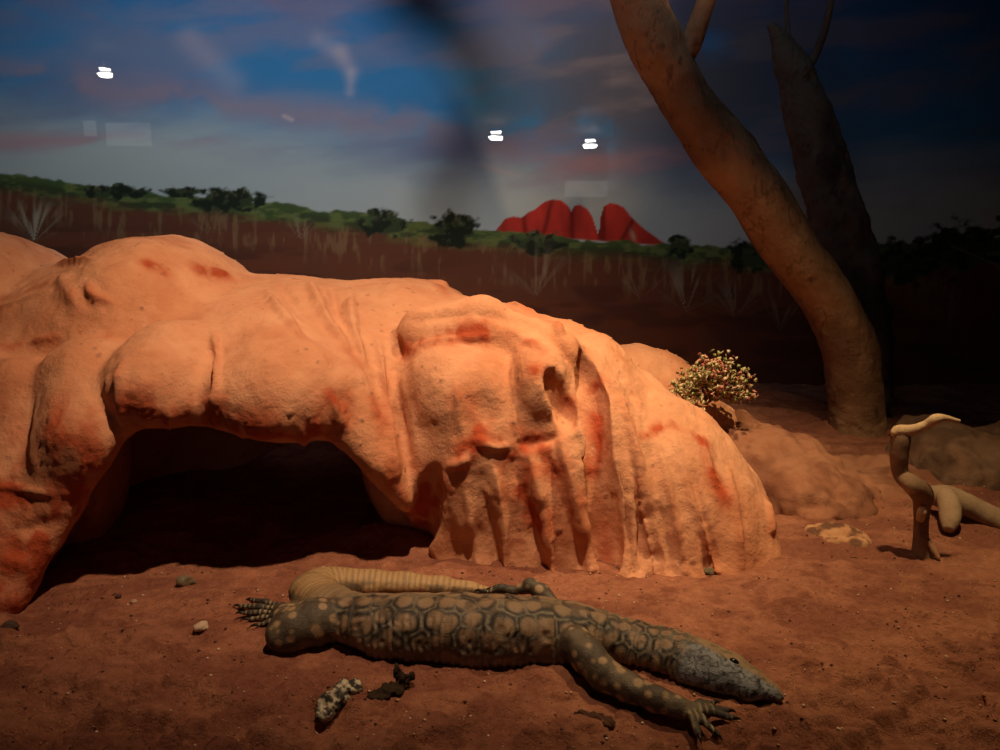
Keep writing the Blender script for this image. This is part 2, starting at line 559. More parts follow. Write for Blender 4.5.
def sand_h(x, y):
    x = np.asarray(x, float); y = np.asarray(y, float)
    h = 0.040 * (fbm(x * 2.1 + 5, y * 2.6, oct=3, seed=201) - 0.5)
    calm = np.exp(-(((x - 0.03) / 0.6) ** 2 + ((y - 1.22) / 0.22) ** 2) ** 2)
    h = h * (1 - 0.8 * calm)
    h = h + 0.022 * (fbm(x * 9, y * 15, oct=3, seed=211) - 0.5) * (1 - 0.5 * calm)
    h = h + 0.011 * (fbm(x * 34, y * 46, oct=3, seed=221) - 0.5)
    h = h + 0.035 * np.exp(-(((x + 0.27) / 0.13) ** 2 + ((y - 1.68) / 0.10) ** 2))
    front = sstep(1.5, 1.1, y)
    clod = fbm(x * 16, y * 22, oct=4, seed=251)
    h = h + front * 0.020 * (sstep(0.52, 0.66, clod) - 0.6 * sstep(0.46, 0.36, clod)) * (1 - 0.75 * calm)
    for px_, py_, r_, d_ in SCUFFS:
        q = np.exp(-(((x - px_) / r_) ** 2 + ((y - py_) / (0.6 * r_)) ** 2))
        h = h - d_ * q + 0.5 * d_ * np.exp(-(((x - px_ - r_) / r_) ** 2 + ((y - py_ - 0.5 * r_) / (0.6 * r_)) ** 2))
    # gentle rise to the right behind the rock and back to the tree
    h = h + 0.05 * sstep(1.9, 2.7, y) * sstep(0.2, 1.0, x)
    return h


XX, YY = np.meshgrid(SANDX, SANDY, indexing='ij')
x, y = XX.ravel(), YY.ravel()
hh = sand_h(x, y)
c = np.zeros((len(x), 3)); c[:] = (0.50, 0.210, 0.125)
c = mix(c, (0.25, 0.085, 0.055), 0.55 * sstep(0.52, 0.72, fbm(x * 24, y * 34, oct=4, seed=261)))
c = mix(c, (0.36, 0.140, 0.088), sstep(0.42, 0.62, fbm(x * 5, y * 9, oct=5, seed=231)))
c = mix(c, (0.60, 0.26, 0.15), 0.6 * sstep(0.55, 0.75, fbm(x * 11 + 3, y * 16, oct=4, seed=241)))
nu, nz_ = XX.shape
ii = np.arange(nu * nz_).reshape(nu, nz_)
F = np.stack([ii[:-1, :-1], ii[1:, :-1], ii[1:, 1:], ii[:-1, 1:]], axis=-1).reshape(-1, 4)
floor = obj('floor', mesh_np('floor', np.stack([x, y, hh], axis=1), F, c), M_sand)
tag(floor, 'red desert sand floor of the enclosure', kind='structure')


def sh(x, y):
    return float(sand_h(np.array([x]), np.array([y]))[0])


# ------------------------------------------------------------------ the big rock with its cave
lo, hi = (-1.62, 1.18, -0.06), (0.86, 2.75, 0.78)
A = Field(lo, hi, 0.010)


def E(px, py, Y, rx, ry, rz, k=0.06, **kw):
    A.ellipsoid(W(px, py, Y), (rx, ry, rz), k, **kw)


# back mass and crest
A.ellipsoid((-0.95, 2.05, 0.28), (0.50, 0.45, 0.36), 0.06)
E(0, 332, 2.00, 0.175, 0.36, 0.250, 0.025)
E(-120, 340, 2.00, 0.25, 0.36, 0.26, 0.03)            # far-left boulder
E(165, 345, 2.02, 0.255, 0.40, 0.285, 0.04)            # high dome
E(300, 370, 2.05, 0.26, 0.42, 0.25, 0.06)
E(395, 365, 2.10, 0.30, 0.42, 0.235, 0.06)
A.ellipsoid((-0.55, 1.86, 0.33), (0.40, 0.36, 0.20), 0.06)   # slope behind the arch
# cave hollow
A.ellipsoid((-0.60, 1.80, 0.0), (0.50, 0.48, 0.36), 0.03, cut=True)
# right-hand mass, sloping away
E(480, 434, 1.93, 0.30, 0.40, 0.340, 0.06)
E(560, 474, 1.87, 0.27, 0.34, 0.375, 0.06)
E(640, 519, 1.82, 0.255, 0.28, 0.325, 0.06)
E(702, 552, 1.76, 0.170, 0.235, 0.235, 0.06)
E(630, 404, 2.36, 0.24, 0.17, 0.185, 0.012)            # ledge behind
E(694, 438, 2.30, 0.15, 0.16, 0.130, 0.02)
# upper face hanging over the lower one
E(452, 390, 1.72, 0.105, 0.17, 0.125, 0.03)
E(486, 392, 1.70, 0.070, 0.13, 0.115, 0.02)
E(536, 386, 1.69, 0.075, 0.13, 0.110, 0.02)
A.cone(W(420, 330, 1.73), W(480, 322, 1.73), .050, .055, 0.04)
A.cone(W(480, 322, 1.73), W(560, 352, 1.71), .055, .050, 0.04)
# fluted apron: ribs running down to the sand
for (xt, yt, Yt, xb, yb, r_) in ((446, 482, 1.67, 440, 566, .040), (476, 468, 1.68, 482, 568, .042), (512, 462, 1.68, 526, 570, .042), (546, 452, 1.68, 570, 570, .040), (576, 415, 1.69, 592, 570, .030),
                                 (626, 410, 1.74, 632, 572, .034), (656, 420, 1.76, 668, 572, .044), (690, 440, 1.77, 704, 570, .044), (716, 462, 1.77, 736, 566, .042), (738, 490, 1.77, 756, 558, .036)):
    tp_, bt_ = W(xt, yt, Yt), G(xb, yb - 1, 0.0)
    bt_ = Vector((bt_.x, bt_.y + r_, 0.0))
    A.cone(tp_, bt_ + (bt_ - tp_) * 0.25, r_, r_ * 1.15, 0.036)
# left pillar
E(30, 470, 1.72, 0.17, 0.33, 0.30, 0.05)
A.cone(W(-60, 400, 1.62), W(-50, 590, 1.50), 0.14, 0.15, 0.05)
A.cone(W(20, 395, 1.58), W(15, 480, 1.50), 0.080, 0.085, 0.025)
A.cone(W(12, 505, 1.48), W(-10, 585, 1.42), 0.095, 0.10, 0.02)
A.cone(W(40, 535, 1.44), W(5, 585, 1.40), 0.050, 0.07, 0.02)
A.cone(W(92, 385, 1.60), W(90, 440, 1.50), 0.098, 0.088, 0.025)
A.cone(W(88, 445, 1.50), W(42, 522, 1.46), 0.082, 0.066, 0.03)
# arch lobes of the lip
E(170, 380, 1.61, 0.112, 0.17, 0.112, 0.022)
E(170, 402, 1.54, 0.085, 0.08, 0.060, 0.03)
E(282, 392, 1.62, 0.170, 0.17, 0.125, 0.022)
E(270, 412, 1.55, 0.110, 0.08, 0.075, 0.03)
A.cone(W(335, 402, 1.61), W(374, 462, 1.57), 0.090, 0.058, 0.025)
A.cone(W(374, 462, 1.57), W(404, 500, 1.57), 0.058, 0.036, 0.02)
A.cone(W(372, 380, 1.74), W(400, 440, 1.66), 0.060, 0.045, 0.025)
A.cone(W(400, 440, 1.66), W(412, 500, 1.60), 0.045, 0.030, 0.02)
A.cone(W(425, 430, 1.70), W(428, 478, 1.64), 0.050, 0.035, 0.02)
# open the mouth: a tunnel of this outline through the front of the arch
MOUTH = np.array([(20, 620), (40, 590), (62, 550), (92, 495), (126, 440), (165, 430), (215, 428), (270, 438), (330, 442), (352, 458), (384, 490), (404, 515), (424, 548), (440, 575), (445, 640), (20, 640)], float)
sl, (gX, gY, gZ) = A.block((-1.05, 1.18, -0.06), (-0.02, 1.72, 0.40))
gX, gY, gZ = np.broadcast_arrays(gX, gY, gZ)
cP, sP = math.cos(PITCH), math.sin(PITCH)
dep = gY * cP - (gZ - EYE) * sP
qx = 500 + FPX * gX / dep
qy = 375 - FPX * (gY * sP + (gZ - EYE) * cP) / dep
dmin = np.full(qx.shape, 1e9); wind = np.zeros(qx.shape, dtype=bool)
for i in range(len(MOUTH)):
    a_, b_ = MOUTH[i], MOUTH[(i + 1) % len(MOUTH)]
    ab = b_ - a_
    t_ = np.clip(((qx - a_[0]) * ab[0] + (qy - a_[1]) * ab[1]) / (ab @ ab), 0, 1)
    dmin = np.minimum(dmin, np.hypot(qx - a_[0] - t_ * ab[0], qy - a_[1] - t_ * ab[1]))
    cr = ((a_[1] > qy) != (b_[1] > qy)) & (qx < (b_[0] - a_[0]) * (qy - a_[1]) / (b_[1] - a_[1] + 1e-9) + a_[0])
    wind ^= cr
sd = (np.where(wind, -dmin, dmin) * dep / FPX).astype(np.float32)
sd = np.maximum(sd, (gY - 1.70).astype(np.float32))
A.smax(sl, -sd, 0.035)

# finer lattice, then the deep grooves
B = Field(lo, hi, 0.005)
gx = [(B.lo[q] + B.h * np.arange(B.n[q]) - A.lo[q]) / A.h for q in range(3)]


def lerp_axis(D, t, ax):
    i0 = np.clip(np.floor(t).astype(int), 0, D.shape[ax] - 2)
    f = (t - i0).astype(np.float32)
    shp = [1, 1, 1]; shp[ax] = -1
    f = f.reshape(shp)
    return np.take(D, i0, axis=ax) * (1 - f) + np.take(D, i0 + 1, axis=ax) * f


D = A.D
for q in range(3):
    D = lerp_axis(D, gx[q], q)
B.D = np.ascontiguousarray(D.astype(np.float32))

STROKES = [  # (points, radius at both ends, sink, blend): hollows cut under ledges and into pockets
    (((580, 352), (590, 385), (596, 430), (600, 480), (606, 520), (612, 572)), 0.024, 0.036, 0.022, 0.010),
    (((572, 350), (586, 385), (596, 440), (602, 500)), 0.020, 0.026, 0.030, 0.008),
    (((551, 374), (560, 398), (566, 424)), 0.018, 0.022, 0.006, 0.012),
    (((518, 443), (540, 441), (560, 434)), 0.006, 0.006, 0.0, 0.008),
    (((436, 470), (428, 510), (418, 552)), 0.016, 0.028, 0.004, 0.016),
    (((397, 338), (399, 358)), 0.010, 0.013, 0.005, 0.005),
    (((640, 480), (656, 576)), 0.009, 0.022, 0.006, 0.008),
    (((698, 510), (718, 576)), 0.006, 0.015, 0.004, 0.008),
]
BRUSH = [  # (points, radius, depth): soft sculpting strokes, minus is inward
    (((462, 474), (470, 520), (480, 568)), .009, -.010), (((494, 466), (502, 510), (508, 572)), .010, -.018), (((530, 458), (542, 500), (554, 572)), .011, -.026), (((562, 440), (574, 490), (590, 570)), .010, -.020),
    (((622, 400), (634, 450), (644, 500), (654, 574)), .012, -.018), (((656, 440), (672, 500), (686, 572)), .007, -.012), (((672, 440), (696, 520), (716, 572)), .009, -.018), (((686, 450), (706, 510)), .006, -.008), (((728, 470), (744, 566)), .009, -.012),
    (((446, 500), (452, 562)), .013, .007), (((482, 478), (500, 566)), .012, .010), (((516, 466), (544, 568)), .012, .012), (((550, 456), (560, 500), (580, 566)), .011, .014), (((578, 440), (588, 500), (600, 560)), .009, .014),
    (((618, 470), (634, 572)), .012, .012), (((648, 450), (672, 572)), .013, .008), (((690, 470), (704, 530)), .010, .006), (((640, 520), (642, 570)), .008, .010),
    (((212, 330), (217, 350), (219, 385), (216, 425)), .006, -.016), (((122, 365), (123, 400), (128, 430)), .009, -.022), (((214, 400), (212, 428)), .010, -.018), (((170, 410), (169, 428)), .008, -.012),
    (((470, 456), (460, 464), (446, 466)), .010, -.014), (((-5, 486), (20, 489), (50, 494)), .007, -.009), (((478, 440), (494, 448), (510, 445)), .010, -.012), (((90, 400), (95, 445)), .008, -.006), (((40, 400), (36, 470)), .010, -.006),
    (((268, 290), (284, 322), (304, 340)), .011, -.014), (((304, 276), (324, 315), (346, 348)), .013, -.018), (((350, 292), (352, 335), (364, 362)), .011, -.018), (((282, 285), (304, 320)), .012, .008), (((330, 285), (340, 320)), .012, .010),
    (((88, 285), (93, 298), (112, 304)), .012, -.016), (((432, 283), (468, 291)), .012, -.014), (((508, 303), (520, 310), (540, 318)), .011, -.014), (((551, 322), (560, 332)), .010, -.014),
    (((410, 352), (450, 340), (492, 336)), .010, -.007), (((410, 322), (470, 312), (530, 322)), .016, .010), (((518, 334), (545, 350)), .008, -.007), (((540, 326), (560, 345), (575, 370)), .012, .010),
    (((712, 478), (724, 500)), .006, -.012), (((702, 440), (712, 478)), .008, -.006), (((764, 500), (771, 530)), .008, -.012), (((484, 486), (496, 512)), .005, -.008),
    (((378, 340), (386, 420), (396, 475)), .010, -.016), (((404, 372), (412, 420), (418, 460)), .012, -.004), (((395, 372), (402, 430), (410, 480)), .010, .010), (((456, 385), (460, 430)), .007, -.007), (((513, 370), (514, 430)), .007, -.007), (((480, 390), (492, 425)), .02, .006),
    (((200, 270), (224, 276)), .010, -.012), (((150, 266), (160, 271)), .008, -.008), (((158, 335), (170, 342)), .009, -.008), (((60, 264), (92, 258)), .010, -.016), (((58, 268), (80, 310)), .018, -.014), (((50, 290), (-10, 312)), .008, -.007), (((60, 336), (-10, 350)), .008, -.008),
    (((332, 398), (344, 428)), .009, -.012), (((260, 425), (262, 445)), .010, -.006), (((300, 428), (306, 446)), .008, -.008), (((604, 350), (640, 400), (650, 430)), .020, .008), (((660, 500), (640, 500)), .006, -.004),
    (((20, 530), (50, 525)), .014, .010), (((0, 560), (30, 565)), .014, -.008),
]
cuts = []
for pts, ra, rb, sink, k in STROKES:
    P = []
    for a, b in zip(pts[:-1], pts[1:]):
        for s_ in np.linspace(0, 1, 5, endpoint=False):
            P.append(B.hit(a[0] + (b[0] - a[0]) * s_, a[1] + (b[1] - a[1]) * s_))
    P.append(B.hit(*pts[-1]))
    P = np.array(P)
    for _ in range(4):
        if len(P) > 4:
            Q = P.copy(); Q[1:-1] = (P[:-2] + P[1:-1] * 2 + P[2:]) / 4; P = Q
    cuts.append((P, ra, rb, sink, k))
for P, ra, rb, sink, k in cuts:
    n = len(P) - 1
    pts_low = P[-1][2] < 0.08
    inn = np.array([0, 1, -0.35]); inn /= np.linalg.norm(inn)
    for i in range(n):
        if np.linalg.norm(P[i + 1] - P[i]) > 0.12:
            continue
        tp0, tp1 = (0.45 + 0.55 * min(1.0, 4 * min(t_, 1 - t_) + (0.4 if pts_low and t_ > 0.5 else 0)) for t_ in (i / n, (i + 1) / n))
        r0 = (ra + (rb - ra) * i / n) * tp0
        r1 = (ra + (rb - ra) * (i + 1) / n) * tp1
        B.cone(P[i] + inn * sink, P[i + 1] + inn * sink, r0, r1, 1.2 * k + 0.004, cut=True)
V, F = surface_nets(B.D, B.lo, B.h)
V = relax(V, F, 2)
me = mesh_np('rock', V, F)
for fr_, am_, sd_ in ((6.0, 0.022, 361), (18.0, 0.006, 371), (48.0, 0.0020, 381)):
    V = V + am_ * (np.stack([fbm(V[:, 0] * fr_, V[:, 1] * fr_, V[:, 2] * fr_, oct=2, seed=sd_ + q * 3) for q in range(3)], axis=1) - 0.5)
me.vertices.foreach_set('co', V.astype(np.float32).ravel())
me.update()
N = normals(me)
brush = np.zeros(len(V)); crev = np.zeros(len(V))
jit_ = 0.65 + 0.7 * fbm(V[:, 0] * 30, V[:, 1] * 30, V[:, 2] * 30, oct=2, seed=395)
for pts, r, dep_ in BRUSH:
    P = np.array([B.hit(a_[0] + (b_[0] - a_[0]) * t_, a_[1] + (b_[1] - a_[1]) * t_) for a_, b_ in zip(pts[:-1], pts[1:]) for t_ in (0, .34, .67)] + [B.hit(*pts[-1])])
    for _ in range(2):
        Q = P.copy(); Q[1:-1] = (P[:-2] + P[1:-1] * 2 + P[2:]) / 4; P = Q
    m = np.nonzero(((V > P.min(0) - 3 * r) & (V < P.max(0) + 3 * r)).all(axis=1))[0]
    if len(m) == 0: continue
    best = np.full(len(m), 9.0); par = np.zeros(len(m)); nseg = len(P) - 1
    for i in range(nseg):
        if np.linalg.norm(P[i + 1] - P[i]) > 0.12: continue
        d, t_ = seg_dist(V[m], P[i], P[i + 1])
        par = np.where(d < best, (i + t_) / nseg, par); best = np.minimum(best, d)
    end = np.minimum(1, 0.35 + 3.0 * np.minimum(par, (1 - par) if P[-1][2] > 0.07 else 1))
    g = np.exp(-(best / (r * jit_[m])) ** 2) * end
    brush[m] += dep_ * g
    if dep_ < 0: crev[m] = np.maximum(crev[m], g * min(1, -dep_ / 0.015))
V = V + N * brush[:, None]
me.vertices.foreach_set('co', V.astype(np.float32).ravel())
me.update()
N = normals(me)
# weathering relief
a = fbm(V[:, 0] * 6, V[:, 1] * 6, V[:, 2] * 6, oct=3, seed=301) - 0.5
b = fbm(V[:, 0] * 22, V[:, 1] * 22, V[:, 2] * 12, oct=4, seed=311) - 0.5
right = sstep(-0.15, 0.05, V[:, 0]) * sstep(0.62, 0.40, V[:, 2])
flute = fbm(V[:, 0] * 20 - V[:, 2] * 4, V[:, 1] * 2, V[:, 2] * 2.2, oct=3, seed=321) - 0.5
pit = sstep(0.93, 0.955, vnoise(V[:, 0] * 75, V[:, 1] * 75, V[:, 2] * 90, seed=331))
disp = 0.014 * a + 0.008 * b + 0.012 * flute * right - 0.003 * pit
V2 = V + N * disp[:, None]
me.vertices.foreach_set('co', V2.astype(np.float32).ravel())
me.update()
# pigment: orange sandstone with blood-red stains
c = np.zeros((len(V), 3)); c[:] = (0.70, 0.35, 0.20)
n1 = fbm(V[:, 0] * 7, V[:, 1] * 7, V[:, 2] * 4, oct=5, seed=341)
n2 = fbm(V[:, 0] * 30, V[:, 1] * 30, V[:, 2] * 18, oct=4, seed=351)
c = mix(c, (0.62, 0.28, 0.15), sstep(0.45, 0.7, n1))
STAINS = [
    (((410, 352), (430, 345), (452, 336), (486, 331)), 0.018, 0.9), (((495, 328), (545, 348)), 0.014, 0.5), (((515, 448), (522, 480), (535, 525)), 0.028, 0.9), (((545, 450), (556, 480), (575, 500)), 0.022, 0.75),
    (((595, 385), (600, 450), (592, 470)), 0.016, 0.75), (((640, 436), (655, 431), (672, 424)), 0.010, 0.85), (((702, 440), (712, 475), (724, 500)), 0.014, 0.85), (((560, 385), (570, 400)), 0.014, 0.5),
    (((470, 400), (478, 440), (450, 470), (430, 500)), 0.022, 0.85), (((425, 470), (418, 520)), 0.028, 0.9), (((375, 400), (392, 480), (408, 505)), 0.016, 0.5),
    (((130, 410), (180, 420), (240, 425), (300, 432), (340, 420)), 0.034, 0.75), (((150, 390), (195, 400)), 0.018, 0.35), (((330, 395), (345, 420)), 0.012, 0.7), (((200, 270), (222, 275)), 0.016, 0.8), (((148, 266), (160, 271)), 0.013, 0.75),
    (((0, 500), (40, 520), (30, 560), (5, 590)), 0.06, 0.8), (((60, 430), (90, 460), (70, 520)), 0.045, 0.7), (((0, 410), (20, 450)), 0.03, 0.3), (((0, 300), (45, 285)), 0.012, 0.4), (((0, 345), (55, 338)), 0.010, 0.5),  # lower left pillar: red stain, partly the dim red light painted in
    (((440, 286), (466, 291)), 0.012, 0.5), (((535, 372), (555, 380)), 0.012, 0.8), (((605, 525), (608, 560)), 0.010, 0.5), (((345, 350), (360, 362)), 0.014, 0.3), (((660, 345), (690, 352)), 0.02, 0.5), (((390, 430), (400, 470)), 0.02, 0.4),
    (((110, 335), (130, 332)), 0.012, 0.35), (((500, 438), (480, 440)), 0.014, 0.6), (((545, 435), (515, 445)), 0.014, 0.7), (((770, 505), (772, 535)), 0.012, 0.6), (((640, 505), (640, 520)), 0.008, 0.5),
]
stain = np.zeros(len(V))
for pts, r, amt in STAINS:
    P = np.array([B.hit(*p) for p in pts])
    r = r * 1.25
    R = r * 3
    m = np.nonzero(((V > P.min(0) - R) & (V < P.max(0) + R)).all(axis=1))[0]
    if len(m) == 0: continue
    best = np.full(len(m), 9.0)
    for i in range(len(P) - 1):
        d, _ = seg_dist(V[m], P[i], P[i + 1])
        best = np.minimum(best, d)
    g = amt * np.exp(-(best / (r * (0.4 + 1.3 * n2[m]))) ** 2) * (0.5 + 0.75 * sstep(0.36, 0.58, n2[m]))
    stain[m] = np.maximum(stain[m], g)
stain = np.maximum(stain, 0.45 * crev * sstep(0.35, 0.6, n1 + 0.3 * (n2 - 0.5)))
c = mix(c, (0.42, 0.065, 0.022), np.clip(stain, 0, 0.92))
c = mix(c, (0.30, 0.16, 0.11), 0.6 * pit)
V2 = V2 - N * (np.clip(stain, 0, 1) * 0.012 * np.abs(fbm(V[:, 0] * 55, V[:, 1] * 55, V[:, 2] * 40, oct=3, seed=397) - 0.45))[:, None]
me.vertices.foreach_set('co', V2.astype(np.float32).ravel())
me.update()
set_col(me, c)
rock = obj('rock_outcrop', me, M_rock)
tag(rock, 'large orange sandstone rock with a dark cave and fluted red-stained right face', 'rock')
ROCK = B
del A

# ------------------------------------------------------------------ lizard
LZ = Field((-0.50, 0.92, -0.03), (0.46, 1.62, 0.17), 0.0025)
ZS = 0.80


def gp(px, py, z):
    p = G(px, py, z)
    return np.array([p.x, p.y, z])


spine = [  # px, py, radius (across), depth scale
    (344, 618, .046), (372, 621, .051), (410, 623, .056), (455, 625, .060), (500, 627, .060), (540, 628, .057), (572, 630, .050), (600, 634, .041), (632, 640, .035), (662, 646, .034), (686, 653, .036)]
head = [(686, 653, .036), (706, 661, .036), (728, 670, .032), (750, 681, .024), (768, 690, .016), (778, 696, .010)]
tail = [(344, 614, .046), (328, 608, .045), (317, 600, .043), (313, 592, .040), (322, 585, .036), (342, 583, .032), (372, 583, .029), (405, 584, .025), (440, 586, .020), (470, 589, .014), (492, 592, .008)]


def chain(pts, k, zs=ZS, lift=0.0):
    P = [gp(a, b, r * zs * 0.93 + lift) for a, b, r in pts]
    for i in range(len(P) - 1):
        LZ.cone(P[i], P[i + 1], pts[i][2], pts[i + 1][2], k, zs)
    return np.array(P), np.array([p[2] for p in pts])


SP, SR = chain(spine, 0.02)
HP, HR = chain(head, 0.012, 0.72)
TP, TR = chain(tail, 0.012, 0.85)
limbs = []


def limb(pts, k=0.012):
    P = np.array([gp(a, b, z) for a, b, z, r in pts])
    for i in range(len(P) - 1):
        LZ.cone(P[i], P[i + 1], pts[i][3], pts[i + 1][3], k)
    limbs.append((P, np.array([p[3] for p in pts])))
    return P


claws, toes = [], []


def toe(base, tip, r0=.0075, r1=.0055, arch=0.006):
    a, b = gp(*base), gp(*tip)
    mid = (a + b) / 2 + np.array([0, 0, arch])
    LZ.cone(a, mid, r0, r0 * .9, 0.006)
    LZ.cone(mid, b, r0 * .9, r1, 0.006)
    toes.append((a, mid, b))
    d = (b - mid); d /= np.linalg.norm(d)
    claws.append((b, d, r1))


# near hind leg
limb([(334, 619, .040, .036), (314, 622, .040, .040), (296, 628, .036, .037), (285, 634, .030, .031)], 0.004)
limb([(286, 632, .028, .031), (288, 620, .022, .026), (282, 613, .015, .018)])
for tp, bs_ in (((252, 600, .006), 606), ((240, 606, .006), 609), ((243, 613, .006), 613), ((249, 619, .006), 616), ((258, 625, .006), 620)):
    toe((280, bs_, .010), tp, .0050, .0040, 0.001)
# near fore leg
limb([(576, 642, .048, .025), (588, 656, .038, .026), (604, 674, .027, .024), (630, 688, .020, .020), (656, 699, .018, .017), (680, 708, .013, .014), (692, 711, .010, .012)])
for tp in ((712, 704, .007), (726, 711, .007), (731, 718, .007), (714, 732, .007), (698, 734, .007)):
    toe((688, 711, .010), tp, .0066, .0048)
# far fore leg folded behind the back
limb([(550, 602, .045, .015), (541, 592, .058, .014), (530, 585, .066, .012), (524, 589, .056, .009)], 0.006)
limb([(525, 588, .060, .009), (512, 591, .052, .008)], 0.006)
for tp in ((487, 592, .052), (494, 589, .056), (482, 591, .048)):
    toe((512, 591, .053), tp, .0055, .004)
# slack skin of belly and throat, jaw
LZ.cone(gp(380, 645, .016), gp(470, 650, .016), .020, .022, 0.03)
LZ.cone(gp(470, 650, .016), gp(560, 654, .016), .022, .018, 0.03)
LZ.cone(gp(610, 648, .018), gp(680, 666, .016), .015, .018, 0.02)
LZ.cone(gp(686, 672, .014), gp(750, 692, .010), .018, .012, 0.015)
V, F = surface_nets(LZ.D, LZ.lo, LZ.h)
V = relax(V, F, 2, 0.4)
me = mesh_np('body', V, F)
N = normals(me)


def along(P, R, V):
    """nearest point on a polyline: distance, arc length, lateral angle"""
    best = np.full(len(V), 9.0); S = np.zeros(len(V)); TH = np.zeros(len(V)); RR = np.zeros(len(V))
    L = 0
    for i in range(len(P) - 1):
        d, t = seg_dist(V, P[i], P[i + 1])
        r = R[i] + (R[i + 1] - R[i]) * t
        dd = d - r
        ln = np.linalg.norm(P[i + 1] - P[i])
        dr = (P[i + 1] - P[i]) / ln
        sd = np.cross(dr, [0, 0, 1]); sd /= np.linalg.norm(sd)
        C_ = P[i] + t[:, None] * (P[i + 1] - P[i])
        m = dd < best
        best = np.where(m, dd, best)
        S = np.where(m, L + t * ln, S)
        TH = np.where(m, np.arctan2((V - C_) @ sd, (V - C_)[:, 2]), TH)
        RR = np.where(m, r, RR)
        L += ln
    return best, S, TH, RR


def rosettes(u, v, cell, seed):
    """jittered cell spots: (distance to nearest centre, gap to the second, cell hash)"""
    x, y = u / cell, v / cell
    xi, yi = np.floor(x).astype(np.int64), np.floor(y).astype(np.int64)
    f1 = np.full(len(x), 9.0); f2 = f1.copy(); hsh = np.zeros(len(x))
    zz = np.zeros_like(xi)
    for a in (-1, 0, 1):
        for b in (-1, 0, 1):
            cx = xi + a + 0.5 + 0.55 * (hash01(xi + a, yi + b, zz, seed) - 0.5) + 0.5 * ((yi + b) % 2) - 0.25
            cy = yi + b + 0.5 + 0.45 * (hash01(xi + a, yi + b, zz, seed + 1) - 0.5)
            d = np.hypot(x - cx, y - cy)
            nw = d < f1
            f2 = np.where(nw, f1, np.minimum(f2, d))
            hsh = np.where(nw, hash01(xi + a, yi + b, zz, seed + 2), hsh)
            f1 = np.where(nw, d, f1)
    return f1, f2 - f1, hsh


ALLP = np.concatenate([SP, HP[1:]]); ALLR = np.concatenate([SR, HR[1:]])
bd, bs, bt, br = along(ALLP, ALLR, V)
td, ts, tt_, tr = along(TP, TR, V)
ld = np.full(len(V), 9.0)
toed = np.full(len(V), 9.0)
for P, R in limbs:
    d, s_, t_, r_ = along(P, R, V)
    ld = np.minimum(ld, d)
for a_, m_, b_ in toes:
    d1, _ = seg_dist(V, a_, m_); d2, _ = seg_dist(V, m_, b_)
    tdm = np.minimum(d1, d2) - 0.006
    ld = np.minimum(ld, tdm)
    toed = np.minimum(toed, tdm)
headS = np.sum(np.linalg.norm(np.diff(SP, axis=0), axis=1))
allS = np.sum(np.linalg.norm(np.diff(ALLP, axis=0), axis=1))
fine = fbm(V[:, 0] * 110, V[:, 1] * 110, V[:, 2] * 110, oct=3, seed=401)
med = fbm(V[:, 0] * 40, V[:, 1] * 40, V[:, 2] * 40, oct=3, seed=402)
# trunk pattern
wob = 0.010 * (fbm(V[:, 0] * 30, V[:, 1] * 30, V[:, 2] * 30, oct=2, seed=403) - 0.5)
f1, gap, hs = rosettes(bs + wob, np.maximum(br, .03) * bt + wob, 0.036, 410)
nf1, ngap, nhs = rosettes(bs + wob, np.maximum(br, .03) * bt - wob, 0.024, 411)
neckw = sstep(headS - 0.17, headS - 0.08, bs)
f1 = f1 * (1 - neckw) + nf1 * neckw; gap = gap * (1 - neckw) + ngap * neckw
cb = np.zeros((len(V), 3)); cb[:] = (0.095, 0.070, 0.048)
cb = mix(cb, (0.215, 0.140, 0.085), sstep(0.50, 0.30, f1 + 0.3 * (fine - 0.5)))
cb = mix(cb, (0.012, 0.010, 0.009), 0.92 * np.exp(-((f1 - 0.52) / 0.11) ** 2))
cb = mix(cb, (0.20, 0.165, 0.12), 0.65 * sstep(0.16, 0.05, gap) * sstep(0.3, 0.55, fine))
cb = mix(cb, (0.025, 0.021, 0.018), 0.6 * sstep(0.58, 0.72, med))
back = sstep(0.85, 0.25, np.abs(bt + 0.30)) * (1 - neckw)
cb = mix(cb, (0.23, 0.165, 0.10), 0.55 * back * sstep(0.62, 0.45, med))
belly = sstep(1.5, 2.0, np.abs(bt))
cb = mix(cb, (0.24, 0.18, 0.12), 0.5 * belly)
# head: tan crown, blue-grey mottled cheek
hw = sstep(headS - 0.01, headS + 0.02, bs)
mott = vnoise(V[:, 0] * 190, V[:, 1] * 190, V[:, 2] * 190, seed=420)
cheek = np.zeros_like(cb); cheek[:] = (0.18, 0.185, 0.205)
m2_ = vnoise(V[:, 0] * 120 + 7, V[:, 1] * 120, V[:, 2] * 120, seed=421)
cheek = mix(cheek, (0.020, 0.020, 0.024), np.maximum(sstep(0.10, 0.04, np.abs(m2_ - 0.5)), 0.6 * sstep(0.60, 0.72, mott)))
crown = np.zeros_like(cb); crown[:] = (0.245, 0.165, 0.092)
crown = mix(crown, (0.15, 0.105, 0.065), sstep(0.5, 0.7, fine))
side_ = sstep(0.15, 0.45, bt)
hc = crown * (1 - side_[:, None]) + cheek * side_[:, None]
cb = cb * (1 - hw[:, None]) + hc * hw[:, None]
# tail: ringed tan
rg = 0.5 + 0.5 * np.sin(ts * 2 * math.pi / 0.011)
ct = np.zeros_like(cb); ct[:] = (0.36, 0.225, 0.105)
ct = mix(ct, (0.20, 0.13, 0.07), 0.7 * sstep(0.55, 0.85, rg))
ct = mix(ct, (0.10, 0.075, 0.05), 0.85 * sstep(0.9, 1.25, np.abs(tt_)) * sstep(0.4, 0.6, med + 0.1))
ct = mix(ct, (0.17, 0.12, 0.075), 0.7 * sstep(0.09, 0.02, ts))
